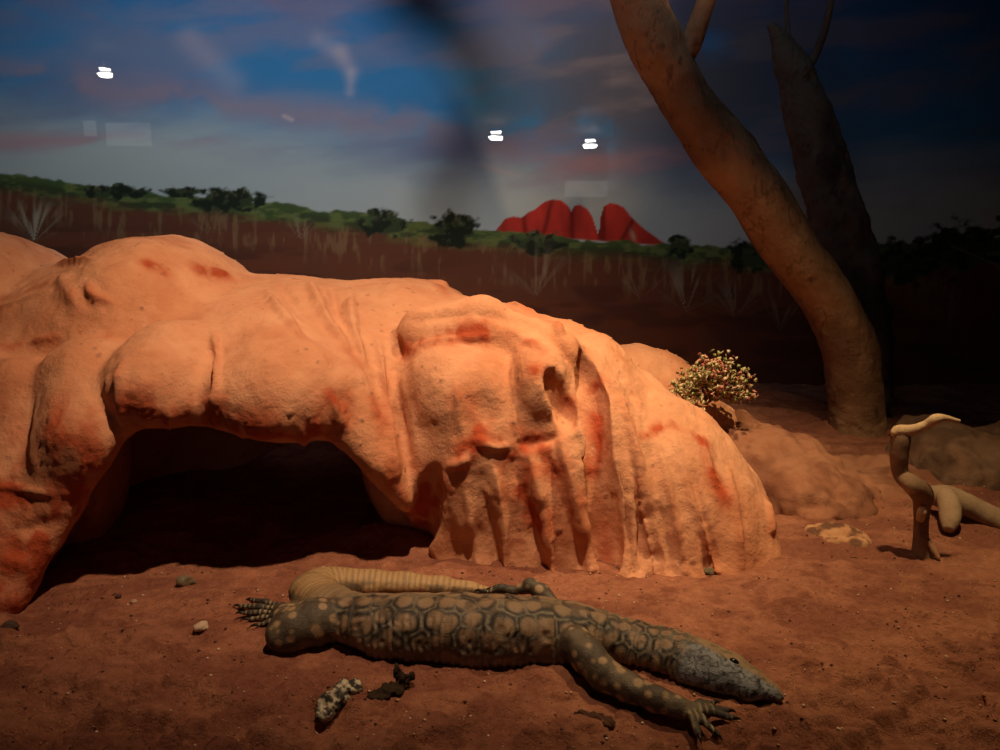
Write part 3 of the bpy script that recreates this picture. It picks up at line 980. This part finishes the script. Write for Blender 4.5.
# legs: dark with tan spots
lf = np.full(len(V), 9.0); l2 = np.zeros(len(V))
x3, y3, z3 = V.T / 0.021
xi, yi, zi = (np.floor(q).astype(np.int64) for q in (x3, y3, z3))
for a in (-1, 0, 1):
    for b in (-1, 0, 1):
        for e in (-1, 0, 1):
            h1, h2, h3 = (hash01(xi + a, yi + b, zi + e, 430 + q) for q in range(3))
            d = np.sqrt((x3 - xi - a - .2 - .6 * h1) ** 2 + (y3 - yi - b - .2 - .6 * h2) ** 2 + (z3 - zi - e - .2 - .6 * h3) ** 2)
            lf = np.minimum(lf, d)
cl_ = np.zeros_like(cb); cl_[:] = (0.070, 0.052, 0.037)
cl_ = mix(cl_, (0.12, 0.09, 0.06), sstep(0.45, 0.65, med))
cl_ = mix(cl_, (0.33, 0.22, 0.125), 0.9 * sstep(0.44, 0.28, lf))
tb_ = 0.5 + 0.5 * np.sin(V[:, 0] * 2 * math.pi / 0.009)
ctoe = mix(np.tile(np.array((0.045, 0.038, 0.03)), (len(V), 1)), (0.32, 0.24, 0.14), sstep(0.6, 0.85, tb_) * sstep(0.35, 0.55, med))
tw = sstep(0.004, 0.0, toed)[:, None]
cl_ = cl_ * (1 - tw) + ctoe * tw
wt = sstep(-0.004, 0.006, bd - td)[:, None]
c = cb * (1 - wt) + ct * wt
wl = sstep(-0.002, 0.006, np.minimum(bd, td) - ld)[:, None]
c = c * (1 - wl) + cl_ * wl
set_col(me, c * 1.05)
# skin relief: folds over the neck, rings of tail
fold = np.sin(bs * 2 * math.pi / 0.020 + 6 * med) * sstep(headS - 0.20, headS - 0.12, bs) * (1 - hw) * (1 - wl[:, 0])
dsp = 0.0050 * (med - 0.5) + 0.0016 * np.sin(bs * 2 * math.pi / 0.013 + 9 * med) * sstep(0.6, 1.2, np.abs(bt)) * (1 - wl[:, 0]) * (1 - wt[:, 0]) * (1 - hw) + 0.0012 * fold - 0.0010 * sstep(0.6, 0.9, rg) * wt[:, 0]
me.vertices.foreach_set('co', (V + N * dsp[:, None]).astype(np.float32).ravel())
me.update()
base = gp(480, 640, 0.0)
liz = empty('monitor_lizard', (base[0], base[1], sh(base[0], base[1])), 'long spotted brown monitor lizard lying on the red sand before the rock', 'lizard')


def child_of(o, root):
    o.parent = root
    o.matrix_parent_inverse.identity()
    o.location = (-root.location[0], -root.location[1], -root.location[2])
    return o


child_of(obj('body', me, M_lizard), liz)


def tube_mesh(name, P, R, seg=10, col=None, rough=0.0, seed=1, flat=None, freq=8.0):
    """closed tube with rounded ends along P with radii R"""
    P = [np.array(p, float) for p in P]
    n = len(P)
    T = []
    for i in range(n):
        t = P[min(i + 1, n - 1)] - P[max(i - 1, 0)]
        T.append(t / max(np.linalg.norm(t), 1e-9))
    nrm = np.cross(T[0], [0.31, 0.87, 0.12]); nrm /= np.linalg.norm(nrm)
    V, F = [], []
    for i in range(n):
        nrm = nrm - T[i] * (nrm @ T[i]); nrm /= np.linalg.norm(nrm)
        bn = np.cross(T[i], nrm)
        for k in range(seg):
            a = 2 * math.pi * k / seg
            V.append(P[i] + (math.cos(a) * nrm + math.sin(a) * bn) * R[i])
    V = np.array(V)
    if rough:
        nz = fbm(V[:, 0] * freq, V[:, 1] * freq, V[:, 2] * freq, oct=4, seed=seed) - 0.5
        cen = np.repeat(np.array(P), seg, axis=0)
        crk = np.abs(fbm(V[:, 0] * freq * 1.6, V[:, 1] * freq * 1.6, V[:, 2] * freq * 0.9, oct=3, seed=seed + 40) - 0.5)
        V = cen + (V - cen) * (1 + rough * nz * 2 - 0.45 * rough * np.clip(1 - crk / 0.03, 0, 1))[:, None]
    for i in range(n - 1):
        for k in range(seg):
            F.append((i * seg + k, i * seg + (k + 1) % seg, (i + 1) * seg + (k + 1) % seg, (i + 1) * seg + k))
    m = bpy.data.meshes.new(name)
    m.from_pydata([tuple(v) for v in V], [], F + [tuple(range(seg - 1, -1, -1)), tuple((n - 1) * seg + k for k in range(seg))])
    m.update()
    m.polygons.foreach_set('use_smooth', np.ones(len(m.polygons), dtype=bool))
    if col is not None:
        set_col(m, col(V) if callable(col) else np.tile(np.array(col), (len(V), 1)))
    return m


def spline(pts, n):
    """Catmull-Rom through rows of pts"""
    pts = np.array(pts, float)
    k = len(pts)
    ext = np.vstack([2 * pts[0] - pts[1], pts, 2 * pts[-1] - pts[-2]])
    out = []
    for t in np.linspace(0, k - 1, n):
        i = min(int(t), k - 2); f = t - i
        p0, p1, p2, p3 = ext[i], ext[i + 1], ext[i + 2], ext[i + 3]
        out.append(0.5 * ((2 * p1) + (-p0 + p2) * f + (2 * p0 - 5 * p1 + 4 * p2 - p3) * f * f + (-p0 + 3 * p1 - 3 * p2 + p3) * f ** 3))
    return np.array(out)


for b_, d_, r_ in claws:
    q = np.array([d_[0], d_[1], 0.0]); q /= np.linalg.norm(q)
    pts = [b_ - q * 0.002, b_ + q * 0.006 + np.array([0, 0, 0.0015]), b_ + q * 0.012, b_ + q * 0.016 - np.array([0, 0, 0.004])]
    child_of(obj('claw', tube_mesh('claw', pts, [r_ * .8, r_ * .65, r_ * .4, r_ * .08], 7), M_claw), liz)

# eye set into the cheek: find the skin on the camera side of the head
def lz_hit(px, py):
    d = np.array(ray(px, py)); t = np.arange(0.9, 1.9, 0.0015)
    P = np.array([0, 0, EYE]) + d[None] * t[:, None]
    ins = ((P >= LZ.lo) & (P <= LZ.lo + (LZ.n - 1) * LZ.h)).all(axis=1)
    s = np.where(ins, LZ.sample(P), 1)
    w_ = np.nonzero(s < 0)[0]
    return P[w_[0]] if len(w_) else P[np.argmin(s)]


def ball_mesh(name, r, sx=1, sy=1, sz=1, u=16, v=10):
    bm = bmesh.new()
    bmesh.ops.create_uvsphere(bm, u_segments=u, v_segments=v, radius=r)
    for q in bm.verts:
        q.co = (q.co.x * sx, q.co.y * sy, q.co.z * sz)
    m = bpy.data.meshes.new(name)
    bm.to_mesh(m); bm.free()
    m.polygons.foreach_set('use_smooth', np.ones(len(m.polygons), dtype=bool))
    return m


ep = lz_hit(735, 662)
e = obj('eye', ball_mesh('eye', 0.0062, 1.3, 0.8, 0.7), M_eye, liz)
e.location = Vector(ep) - liz.location + Vector((0, 0.003, -0.001))
e.rotation_euler = (0, 0.3, -0.5)

# ------------------------------------------------------------------ gum tree
def bark_col(c1, c2):
    def f(V):
        n = fbm(V[:, 0] * 5, V[:, 1] * 5, V[:, 2] * 3, oct=4, seed=501)
        c = np.tile(np.array(c1), (len(V), 1))
        k = np.abs(fbm(V[:, 0] * 14, V[:, 1] * 14, V[:, 2] * 8, oct=3, seed=511 + 40) - 0.5)
        c = mix(c, c2, sstep(0.45, 0.65, n))
        return c * (1 - 0.5 * np.clip(1 - k / 0.02, 0, 1))[:, None]
    return f


tb = W(858, 442, 2.58)
tree = empty('gum_tree', (tb.x, tb.y, sh(tb.x, tb.y)), 'forked gum tree with a smooth pale trunk leaning left beside the rock', 'tree')


def part_tube(name, pts, n, mat, root, seg=24, col=(0.3, 0.2, 0.12), rough=0.06, seed=1, freq=6.0):
    S_ = spline([list(p[0]) + [p[1]] for p in pts], n)
    return child_of(obj(name, tube_mesh(name, S_[:, :3], np.maximum(S_[:, 3], 0.001), seg, col, rough, seed, freq=freq), mat), root)


lean = [(W(859, 475, 2.58), .115), (W(858, 445, 2.58), .098), (W(856, 400, 2.58), .090), (W(848, 345, 2.57), .086), (W(826, 297, 2.56), .084), (W(791, 250, 2.54), .086), (W(760, 200, 2.52), .087), (W(722, 150, 2.50), .088), (W(686, 100, 2.48), .080), (W(659, 50, 2.46), .082), (W(638, 0, 2.44), .076), (W(626, -60, 2.42), .074), (W(610, -130, 2.40), .070)]
part_tube('trunk', lean, 260, M_bark, tree, 90, bark_col((0.44, 0.26, 0.145), (0.25, 0.14, 0.08)), 0.10, 511, 9.0)
bough = [(W(676, 62, 2.46), .040), (W(690, 44, 2.44), .034), (W(700, 18, 2.43), .028), (W(710, -12, 2.42), .026), (W(722, -60, 2.40), .022)]
part_tube('branch', bough, 40, M_bark, tree, 18, bark_col((0.44, 0.26, 0.145), (0.30, 0.17, 0.10)), 0.08, 512)
dead = [(W(862, 400, 2.74), .100), (W(862, 340, 2.74), .098), (W(852, 270, 2.75), .096), (W(832, 200, 2.76), .092), (W(815, 140, 2.77), .078), (W(800, 90, 2.78), .066), (W(790, 60, 2.79), .052), (W(778, 36, 2.80), .030), (W(770, 24, 2.80), .012)]
part_tube('dead_trunk', dead, 160, M_bark, tree, 64, bark_col((0.15, 0.115, 0.09), (0.07, 0.055, 0.045)), 0.24, 513, 12.0)
for pts in ([(W(800, 80, 2.78), .016), (W(815, 55, 2.78), .014), (W(826, 25, 2.77), .012), (W(834, -15, 2.76), .010)], [(W(790, 55, 2.79), .009), (W(787, 20, 2.79), .007), (W(785, -15, 2.79), .006)]):
    part_tube('branch', pts, 24, M_bark, tree, 10, bark_col((0.14, 0.11, 0.085), (0.10, 0.075, 0.06)), 0.1, 514)
strip = [(W(732, 126, 2.47), .006), (W(746, 133, 2.46), .009), (W(758, 150, 2.47), .009), (W(765, 170, 2.48), .007), (W(780, 186, 2.48), .012), (W(792, 206, 2.49), .010), (W(806, 228, 2.50), .010), (W(822, 252, 2.51), .008), (W(838, 274, 2.52), .010), (W(852, 296, 2.53), .006), (W(864, 316, 2.54), .008), (W(872, 336, 2.55), .003)]
part_tube('bark_strip', strip, 60, M_bark, tree, 8, (0.20, 0.12, 0.07), 0.25, 515)
shadow_pts = [(436, 236), (448, 195), (470, 150), (487, 118), (484, 75), (455, 30), (410, -25)]
bp_ = [(W(612, -130, 2.40), .055), (Vector((0.05, 2.36, 2.12)), .050), (Vector((-0.25, 2.30, 2.20)), .048)]
for i_, (a_, b_) in enumerate(reversed(shadow_pts)):
    S_ = W(a_, b_, WY)
    bp_.append((MURAL_L + (S_ - MURAL_L) * 0.42, .046 - .0035 * i_))
part_tube('branch', bp_, 90, M_bark, tree, 12, bark_col((0.34, 0.24, 0.15), (0.25, 0.16, 0.1)), 0.1, 516)


# ------------------------------------------------------------------ shrub on the ledge
sb = W(706, 397, 2.12)
shrub = empty('shrub', tuple(sb), 'small leafy shrub with pale green and pink leaves on the rock ledge', 'shrub')
rnd = random.Random(5)
LV, LF, LC = [], [], []
stem_v = []
for i in range(80):
    # stems fan out in a cushion wider than tall
    a = rnd.uniform(-math.pi, math.pi)
    el = rnd.uniform(-0.15, 1.3)
    ln = rnd.uniform(0.055, 0.115)
    tip = Vector((math.cos(a) * math.cos(el) * ln * 1.05 + 0.018, math.sin(a) * math.cos(el) * ln * 0.6, math.sin(el) * ln * 0.95 + 0.01))
    if i % 5 == 0:
        child_of(obj('stem', tube_mesh('stem', [sb + Vector((0, 0, -0.02)), sb + tip * 0.5 + Vector((0, 0, 0.008)), sb + tip], [0.004, 0.003, 0.0015], 6, (0.22, 0.13, 0.07)), M_wood), shrub)
    hue = rnd.random()
    for j in range(15):
        p = sb + tip * rnd.uniform(0.6, 1.08) + Vector((rnd.gauss(0, .010), rnd.gauss(0, .008), rnd.gauss(0, .009)))
        d = Vector((rnd.gauss(0, 1), rnd.gauss(0, 1), rnd.gauss(0.5, .7))).normalized()
        s_ = d.cross(Vector((rnd.gauss(0, 1), rnd.gauss(0, 1), rnd.gauss(0, 1)))).normalized()
        nn = d.cross(s_)
        L_, W_ = rnd.uniform(.013, .023), rnd.uniform(.0050, .0085)
        b0 = len(LV)
        for q in (p, p + d * L_ * .5 + s_ * W_ + nn * .002, p + d * L_, p + d * L_ * .5 - s_ * W_ + nn * .002, p + d * L_ * .5 - nn * .0015):
            LV.append(tuple(q))
        LF += [(b0, b0 + 1, b0 + 4), (b0 + 1, b0 + 2, b0 + 4), (b0 + 2, b0 + 3, b0 + 4), (b0 + 3, b0, b0 + 4), (b0, b0 + 3, b0 + 2), (b0, b0 + 2, b0 + 1)]
        hu = hue + rnd.gauss(0, .18)
        cc = (0.62, 0.52, 0.26) if hu < .45 else (0.40, 0.42, 0.15) if hu < .66 else (0.68, 0.26, 0.19) if hu < .88 else (0.75, 0.58, 0.38)
        LC += [cc] * 5
f_ = obj('foliage', mesh_np('foliage', LV, LF, np.array(LC)), M_leaf)
f_['kind'] = 'stuff'
child_of(f_, shrub)

# ------------------------------------------------------------------ low rocks on the right
def blob_rock(name, ells, h, relief, freq, color, color2, mat, seed, facets=0, k=0.04):
    P = np.array([list(e_[0]) for e_ in ells]); R = np.array([max(e_[1]) for e_ in ells])
    lo_ = (P - R[:, None] - 0.04).min(0); hi_ = (P + R[:, None] + 0.04).max(0)
    f = Field(lo_, hi_, h)
    for e_ in ells:
        f.ellipsoid(e_[0], e_[1], k, rz=e_[2] if len(e_) > 2 else 0)
    if facets:
        rf = random.Random(seed)
        c0, r0 = np.array(ells[0][0]), np.array(ells[0][1])
        sl, (X, Y, Z) = f.block(f.lo, f.lo + f.n * f.h)
        for _ in range(facets):
            nv = np.array([rf.gauss(0, 1), rf.gauss(0, 1), rf.gauss(0.3, 1)]); nv /= np.linalg.norm(nv)
            off = rf.uniform(0.55, 0.85) * math.sqrt(((nv * r0) ** 2).sum())
            f.D = np.maximum(f.D, ((X - c0[0]) * nv[0] + (Y - c0[1]) * nv[1] + (Z - c0[2]) * nv[2] - off).astype(np.float32))
    V, F = surface_nets(f.D, f.lo, f.h)
    V = relax(V, F, 1)
    m = mesh_np(name, V, F)
    N = normals(m)
    nz = fbm(V[:, 0] * freq, V[:, 1] * freq, V[:, 2] * freq, oct=4, seed=seed) - 0.5
    V2 = V + N * (relief * nz + 0.5 * relief * (fbm(V[:, 0] * freq * 2.6, V[:, 1] * freq * 2.6, V[:, 2] * freq * 1.2, oct=3, seed=seed + 9) - 0.5))[:, None]
    m.vertices.foreach_set('co', V2.astype(np.float32).ravel()); m.update()
    c = np.tile(np.array(color), (len(V), 1))
    c = mix(c, color2, sstep(0.42, 0.62, fbm(V[:, 0] * freq * 1.7, V[:, 1] * freq * 1.7, V[:, 2] * freq * 1.7, oct=4, seed=seed + 5)))
    set_col(m, c)
    return obj(name, m, mat)


r1 = blob_rock('low_rock', [(W(800, 500, 1.98) , (0.17, 0.20, 0.10), 0.2), (W(770, 480, 2.12), (0.20, 0.22, 0.14)), (W(860, 490, 2.15), (0.20, 0.20, 0.08)), (W(730, 450, 2.28), (0.17, 0.18, 0.12))], 0.008, 0.085, 7, (0.38, 0.18, 0.105), (0.25, 0.11, 0.065), M_rock, 601)
tag(r1, 'low smooth red-brown rock sloping down behind the right end of the big rock', 'rock')
r2 = blob_rock('boulder', [(W(945, 470, 2.28), (0.15, 0.22, 0.13)), (W(1010, 470, 2.25), (0.22, 0.22, 0.13)), (W(925, 450, 2.40), (0.10, 0.14, 0.11))], 0.008, 0.06, 9, (0.26, 0.155, 0.10), (0.15, 0.09, 0.06), M_rock, 611)
tag(r2, 'dim brown boulder behind the driftwood at the right edge', 'rock')
p = G(835, 540)
r3 = blob_rock('flat_rock', [((p.x, p.y + .02, 0.002), (0.062, 0.06, 0.022)), ((p.x + .03, p.y + 0.0, 0.0), (0.05, 0.05, 0.018))], 0.004, 0.03, 26, (0.52, 0.28, 0.15), (0.16, 0.08, 0.05), M_stone, 621, k=0.02)
tag(r3, 'flat pitted rock half buried in sand by the driftwood', 'rock')

# ------------------------------------------------------------------ driftwood
def drift_col(V):
    n = fbm(V[:, 0] * 18, V[:, 1] * 18, V[:, 2] * 18, oct=4, seed=701)
    c = np.tile(np.array((0.22, 0.13, 0.08)), (len(V), 1))
    pale_band = np.exp(-(((V[:, 2] - W(911, 487, Yd).z) / 0.022) ** 2)) * sstep(0.3, 0.5, n)  # paler band around the bend of the stem
    return mix(mix(c, (0.26, 0.16, 0.1), sstep(0.5, 0.65, n)), (0.52, 0.35, 0.21), pale_band)


g0 = G(921, 556)
snag = empty('driftwood_snag', (g0.x, g0.y, sh(g0.x, g0.y)), 'twisted upright driftwood branch standing in the sand at right', 'driftwood')
Yd = g0.y
part_tube('stem', [(W(922, 566, Yd), .028), (W(921, 550, Yd), .019), (W(921, 528, Yd), .015), (W(922, 508, Yd), .017), (W(922, 494, Yd - .01), .023), (W(912, 484, Yd - .02), .021), (W(901, 474, Yd), .017), (W(899, 455, Yd), .019), (W(901, 440, Yd), .019), (W(902, 431, Yd), .014)], 80, M_wood, snag, 16, drift_col, 0.12, 705, 14)
part_tube('arm', [(W(892, 434, Yd), .007), (W(899, 431, Yd), .014), (W(912, 430, Yd - .01), .012), (W(926, 425, Yd - .02), .010), (W(936, 419, Yd - .03), .011), (W(945, 418, Yd - .03), .007), (W(954, 420, Yd - .03), .005), (W(960, 421, Yd - .03), .003)], 50, M_wood, snag, 14, (0.62, 0.44, 0.27), 0.1, 706, 14)
part_tube('knot', [(W(920, 520, Yd - .02), .008), (W(922, 512, Yd - .026), .010), (W(923, 506, Yd - .022), .006)], 12, M_wood, snag, 10, (0.5, 0.33, 0.2), 0.1, 707)
part_tube('root_flare', [(W(928, 540, Yd - .01), .006), (W(934, 551, Yd - .02), .007), (W(939, 559, Yd - .03), .004)], 12, M_wood, snag, 8, (0.42, 0.24, 0.14), 0.1, 708)
g1 = G(985, 535)
lg = empty('fallen_log', (g1.x, g1.y, sh(g1.x, g1.y)), 'pale grey fallen log with a short stub at the right edge', 'log')
part_tube('log', [(W(926, 494, 1.86), .020), (W(945, 497, 1.84), .030), (W(965, 504, 1.82), .028), (W(985, 514, 1.80), .027), (W(1010, 526, 1.77), .028), (W(1050, 545, 1.70), .030)], 60, M_wood, lg, 16, (0.34, 0.235, 0.15), 0.1, 711, 12)
part_tube('stub', [(W(946, 496, 1.83), .024), (W(950, 508, 1.78), .026), (W(950, 520, 1.74), .022), (W(948, 530, 1.72), .012)], 24, M_wood, lg, 14, (0.38, 0.26, 0.165), 0.1, 712, 12)

# ------------------------------------------------------------------ small stones and litter
def pebble(name, px, py, r, color, color2, label, seed, cat='stone', rot=0.3, freq=40, relief=None, extra=(), facets=9):
    p = G(px, py)
    z = sh(p.x, p.y)
    o = blob_rock(name, [((p.x, p.y, z + r[2] * 0.5), r, rot)] + [((p.x + e_[0], p.y + e_[1], z + e_[2]), e_[3], e_[4]) for e_ in extra], max(min(r) / 5.0, 0.0012), relief or min(r) * 0.5, freq, color, color2, M_stone, seed, facets=facets, k=0.006)
    return tag(o, label, cat)


pebble('stone', 186, 587, (0.022, 0.016, 0.014), (0.30, 0.24, 0.15), (0.18, 0.15, 0.10), 'greenish grey stone on the sand at the cave mouth', 801)
pebble('stone_chip', 201, 628, (0.020, 0.013, 0.008), (0.55, 0.42, 0.30), (0.46, 0.33, 0.22), 'pale flat stone chip on the sand left of the hind foot', 802, freq=20)
pebble('pebble', 12, 632, (0.018, 0.012, 0.008), (0.12, 0.07, 0.05), (0.08, 0.05, 0.04), 'small dark pebble at the left edge of the sand', 803)
pebble('pebble', 851, 514, (0.020, 0.018, 0.020), (0.34, 0.24, 0.15), (0.24, 0.16, 0.1), 'small rounded pebble above the flat pitted rock', 804)
pebble('pebble', 709, 571, (0.014, 0.010, 0.008), (0.24, 0.2, 0.12), (0.16, 0.13, 0.08), 'small greenish pebble at the foot of the fluted rock face', 805)
pebble('pebble', 119, 601, (0.007, 0.006, 0.005), (0.10, 0.05, 0.04), (0.08, 0.04, 0.03), 'tiny dark pebble before the cave, left of the greenish stone', 806)
pebble('pebble', 134, 604, (0.007, 0.006, 0.006), (0.5, 0.36, 0.24), (0.4, 0.28, 0.18), 'tiny pale pebble before the cave, left of the greenish stone', 807)
pebble('dropping', 334, 706, (0.018, 0.034, 0.012), (0.05, 0.045, 0.04), (0.55, 0.50, 0.38), 'black and white dropping on the sand below the lizard', 808, 'dropping', rot=-0.5, freq=95, relief=0.016, facets=0, extra=((0.016, 0.026, 0.010, (0.020, 0.016, 0.012), 0.4), (-0.008, -0.030, 0.004, (0.014, 0.014, 0.008), 0.0)))
pebble('leaf_litter', 389, 698, (0.026, 0.015, 0.010), (0.045, 0.030, 0.02), (0.03, 0.02, 0.015), 'dark scrap of leaf litter on the sand below the lizard', 809, 'leaf litter', rot=0.4, freq=80, relief=0.018, facets=0, extra=((0.022, 0.016, 0.014, (0.018, 0.006, 0.007), 0.9), (0.012, 0.022, 0.022, (0.006, 0.006, 0.014), 0.0), (-0.018, -0.014, 0.006, (0.014, 0.008, 0.006), 0.5)))
pebble('bark_scrap', 600, 722, (0.024, 0.010, 0.006), (0.10, 0.05, 0.035), (0.07, 0.035, 0.025), 'thin dark bark scrap on the sand left of the fore foot', 810, 'bark', rot=-0.5, freq=80, relief=0.012, facets=0, extra=((-0.026, 0.016, 0.004, (0.012, 0.006, 0.005), 0.2),))

# grit scattered over the sand
rnd = np.random.default_rng(3)
n = 6500
gx_ = rnd.uniform(-1.3, 1.5, n); gy_ = 0.85 + 1.5 * rnd.uniform(0, 1, n) ** 1.6
Pg = np.stack([gx_, gy_, np.full(n, 0.02)], axis=1)
keep = np.ones(n, dtype=bool)
for fld in (ROCK, LZ):
    ins = ((Pg >= fld.lo) & (Pg <= fld.lo + (fld.n - 1) * fld.h)).all(axis=1)
    keep &= ~(ins & (fld.sample(Pg) < 0.006))
gx_, gy_ = gx_[keep], gy_[keep]
n = len(gx_)
gs = 0.0011 + 0.0028 * rnd.uniform(0, 1, n) ** 3
gz_ = sand_h(gx_, gy_)
oc = np.array([(1, 0, 0), (0, 1, 0), (-1, 0, 0), (0, -1, 0), (0, 0, .7), (0, 0, -.7)], float)
ofc = np.array([(0, 1, 4), (1, 2, 4), (2, 3, 4), (3, 0, 4), (1, 0, 5), (2, 1, 5), (3, 2, 5), (0, 3, 5)])
jit = 1 + 0.5 * (rnd.uniform(0, 1, (n, 6, 1)) - 0.5)
V = (oc[None] * jit * gs[:, None, None] + np.stack([gx_, gy_, gz_ + gs * 0.3], axis=1)[:, None, :]).reshape(-1, 3)
F = (ofc[None] + 6 * np.arange(n)[:, None, None]).reshape(-1, 3)
pal = np.array([(0.16, 0.07, 0.045), (0.50, 0.30, 0.19), (0.30, 0.12, 0.07), (0.62, 0.45, 0.32), (0.10, 0.05, 0.04)])
c = np.repeat(pal[rnd.integers(0, 5, n)], 6, axis=0)
tag(obj('sand_grit', mesh_np('sand_grit', V, F, c), M_grit), 'fine loose grit scattered over the red sand', 'grit', kind='stuff')

# ------------------------------------------------------------------ viewing glass and the hall in front of it
GY = 0.30


def box_mesh(name, x0, x1, y0, y1, z0, z1):
    m = bpy.data.meshes.new(name)
    v = [(x, y, z) for x in (x0, x1) for y in (y0, y1) for z in (z0, z1)]
    m.from_pydata(v, [], [(0, 1, 3, 2), (4, 6, 7, 5), (0, 4, 5, 1), (2, 3, 7, 6), (0, 2, 6, 4), (1, 5, 7, 3)])
    m.update()
    return m


def pane_mesh(name, x0, x1, z0, z1):
    m = bpy.data.meshes.new(name)
    v = [(x, y, z) for y in (GY - .003, GY + .003) for x, z in ((x0, z0), (x1, z0), (x1, z1), (x0, z1))]
    m.from_pydata(v, [], [(0, 1, 2, 3), (7, 6, 5, 4)])
    m.update()
    return m


m, nn, out = nt('reflective_glass')
tr_ = nn.nodes.new('ShaderNodeBsdfTransparent')
gl = nn.nodes.new('ShaderNodeBsdfGlossy'); gl.inputs['Roughness'].default_value = 0.0
fr = nn.nodes.new('ShaderNodeFresnel'); fr.inputs['IOR'].default_value = 1.5
mx = nn.nodes.new('ShaderNodeMixShader')
nn.links.new(fr.outputs[0], mx.inputs[0]); nn.links.new(tr_.outputs[0], mx.inputs[1]); nn.links.new(gl.outputs[0], mx.inputs[2])
nn.links.new(mx.outputs[0], out.inputs[0])
M_glass = m
m, nn, out = nt('clear_glass')
tr_ = nn.nodes.new('ShaderNodeBsdfTransparent')
nn.links.new(tr_.outputs[0], out.inputs[0])
M_clear = m
jx, jz = W(609, 120, GY).x, W(300, 232, GY).z
tag(obj('window_1', pane_mesh('window_1', -2.9, jx, jz, 2.3), M_glass), 'upper left viewing pane reflecting the hall lamps', kind='structure')
tag(obj('window_2', pane_mesh('window_2', jx, 2.9, jz, 2.3), M_clear), 'upper right clear viewing pane', kind='structure')
tag(obj('window_3', pane_mesh('window_3', -2.9, 2.9, -0.05, jz), M_clear), 'lower clear viewing pane', kind='structure')

HALL_Z = 1.86
tag(obj('ceiling', box_mesh('ceiling', -7, 4, -12.5, 0.2, HALL_Z + 0.16, HALL_Z + 0.20), M_dark), 'dark ceiling of the visitor hall', kind='structure')
M_lamp = mat_emit('lamp_glow', (1.0, 0.95, 0.85), 60)
M_sign = mat_emit('lightbox_glow', (1.0, 0.96, 0.9), 0.5)


def mirrored(px, py, z):
    d = ray(px, py)
    t = (z - EYE) / d.z
    return Vector((d.x * t, 2 * GY - d.y * t, z))


def disc_mesh(name, r, h, u=24):
    bm = bmesh.new()
    bmesh.ops.create_cone(bm, cap_ends=True, segments=u, radius1=r * .8, radius2=r, depth=h)
    m = bpy.data.meshes.new(name); bm.to_mesh(m); bm.free()
    return m


for (px, py, lab) in ((105, 73, 'hall ceiling lamp nearest to the glass, reflected at upper left'), (496, 136, 'hall ceiling lamp reflected left of the red domes'), (590, 144, 'hall ceiling lamp reflected above the red domes')):
    p = mirrored(px, py, HALL_Z)
    t = empty('ceiling_lamp', (p.x, p.y, HALL_Z), lab, 'lamp', 'hall ceiling lamps')
    k = abs(p.y) / 780.0
    obj('diffuser', disc_mesh('diffuser', 7.5 * k, 3.0 * k), M_lamp, t, (0, 0, -2.2 * k))
    obj('second_image', disc_mesh('second_image', 5.5 * k, 2.0 * k), M_lamp, t, (0, 0, 3.2 * k))  # glowing disc added to imitate the lamp's doubled reflection in the pane
    obj('housing', disc_mesh('housing', 6.0 * k, 1.6 * k), M_metal, t, (0, 0, 0.6 * k))
    obj('rod', box_mesh('rod', -.008, .008, -.008, .008, 0.004, 0.16), M_metal, t)

for (x0, x1, y0, y1, dist, lab) in ((106, 152, 123, 146, 8.0, 'wide pale light box hanging in the hall, reflected at upper left'), (84, 97, 121, 136, 8.0, 'small pale light box hanging in the hall, reflected at upper left'), (565, 612, 181, 197, 9.0, 'pale light box hanging in the hall, reflected above the red domes')):
    q = []
    for px, py in ((x0, y0), (x1, y1)):
        d = ray(px, py); t = dist / d.y
        q.append(Vector((d.x * t, 2 * GY - dist, EYE + d.z * t)))
    cx, cz = (q[0].x + q[1].x) / 2, (q[0].z + q[1].z) / 2
    hw_, hh_ = abs(q[1].x - q[0].x) / 2, abs(q[1].z - q[0].z) / 2
    t = empty('light_box', (cx, q[0].y, cz), lab, 'sign', 'hall light boxes')
    obj('panel', box_mesh('panel', -hw_, hw_, 0, .02, -hh_, hh_), M_sign, t)
    obj('casing', box_mesh('casing', -hw_ - .01, hw_ + .01, -.05, -.001, -hh_ - .01, hh_ + .01), M_metal, t)
    obj('hanger', box_mesh('hanger', -.006, .006, -.03, -.02, hh_ + .01, HALL_Z + .16 - cz), M_metal, t)
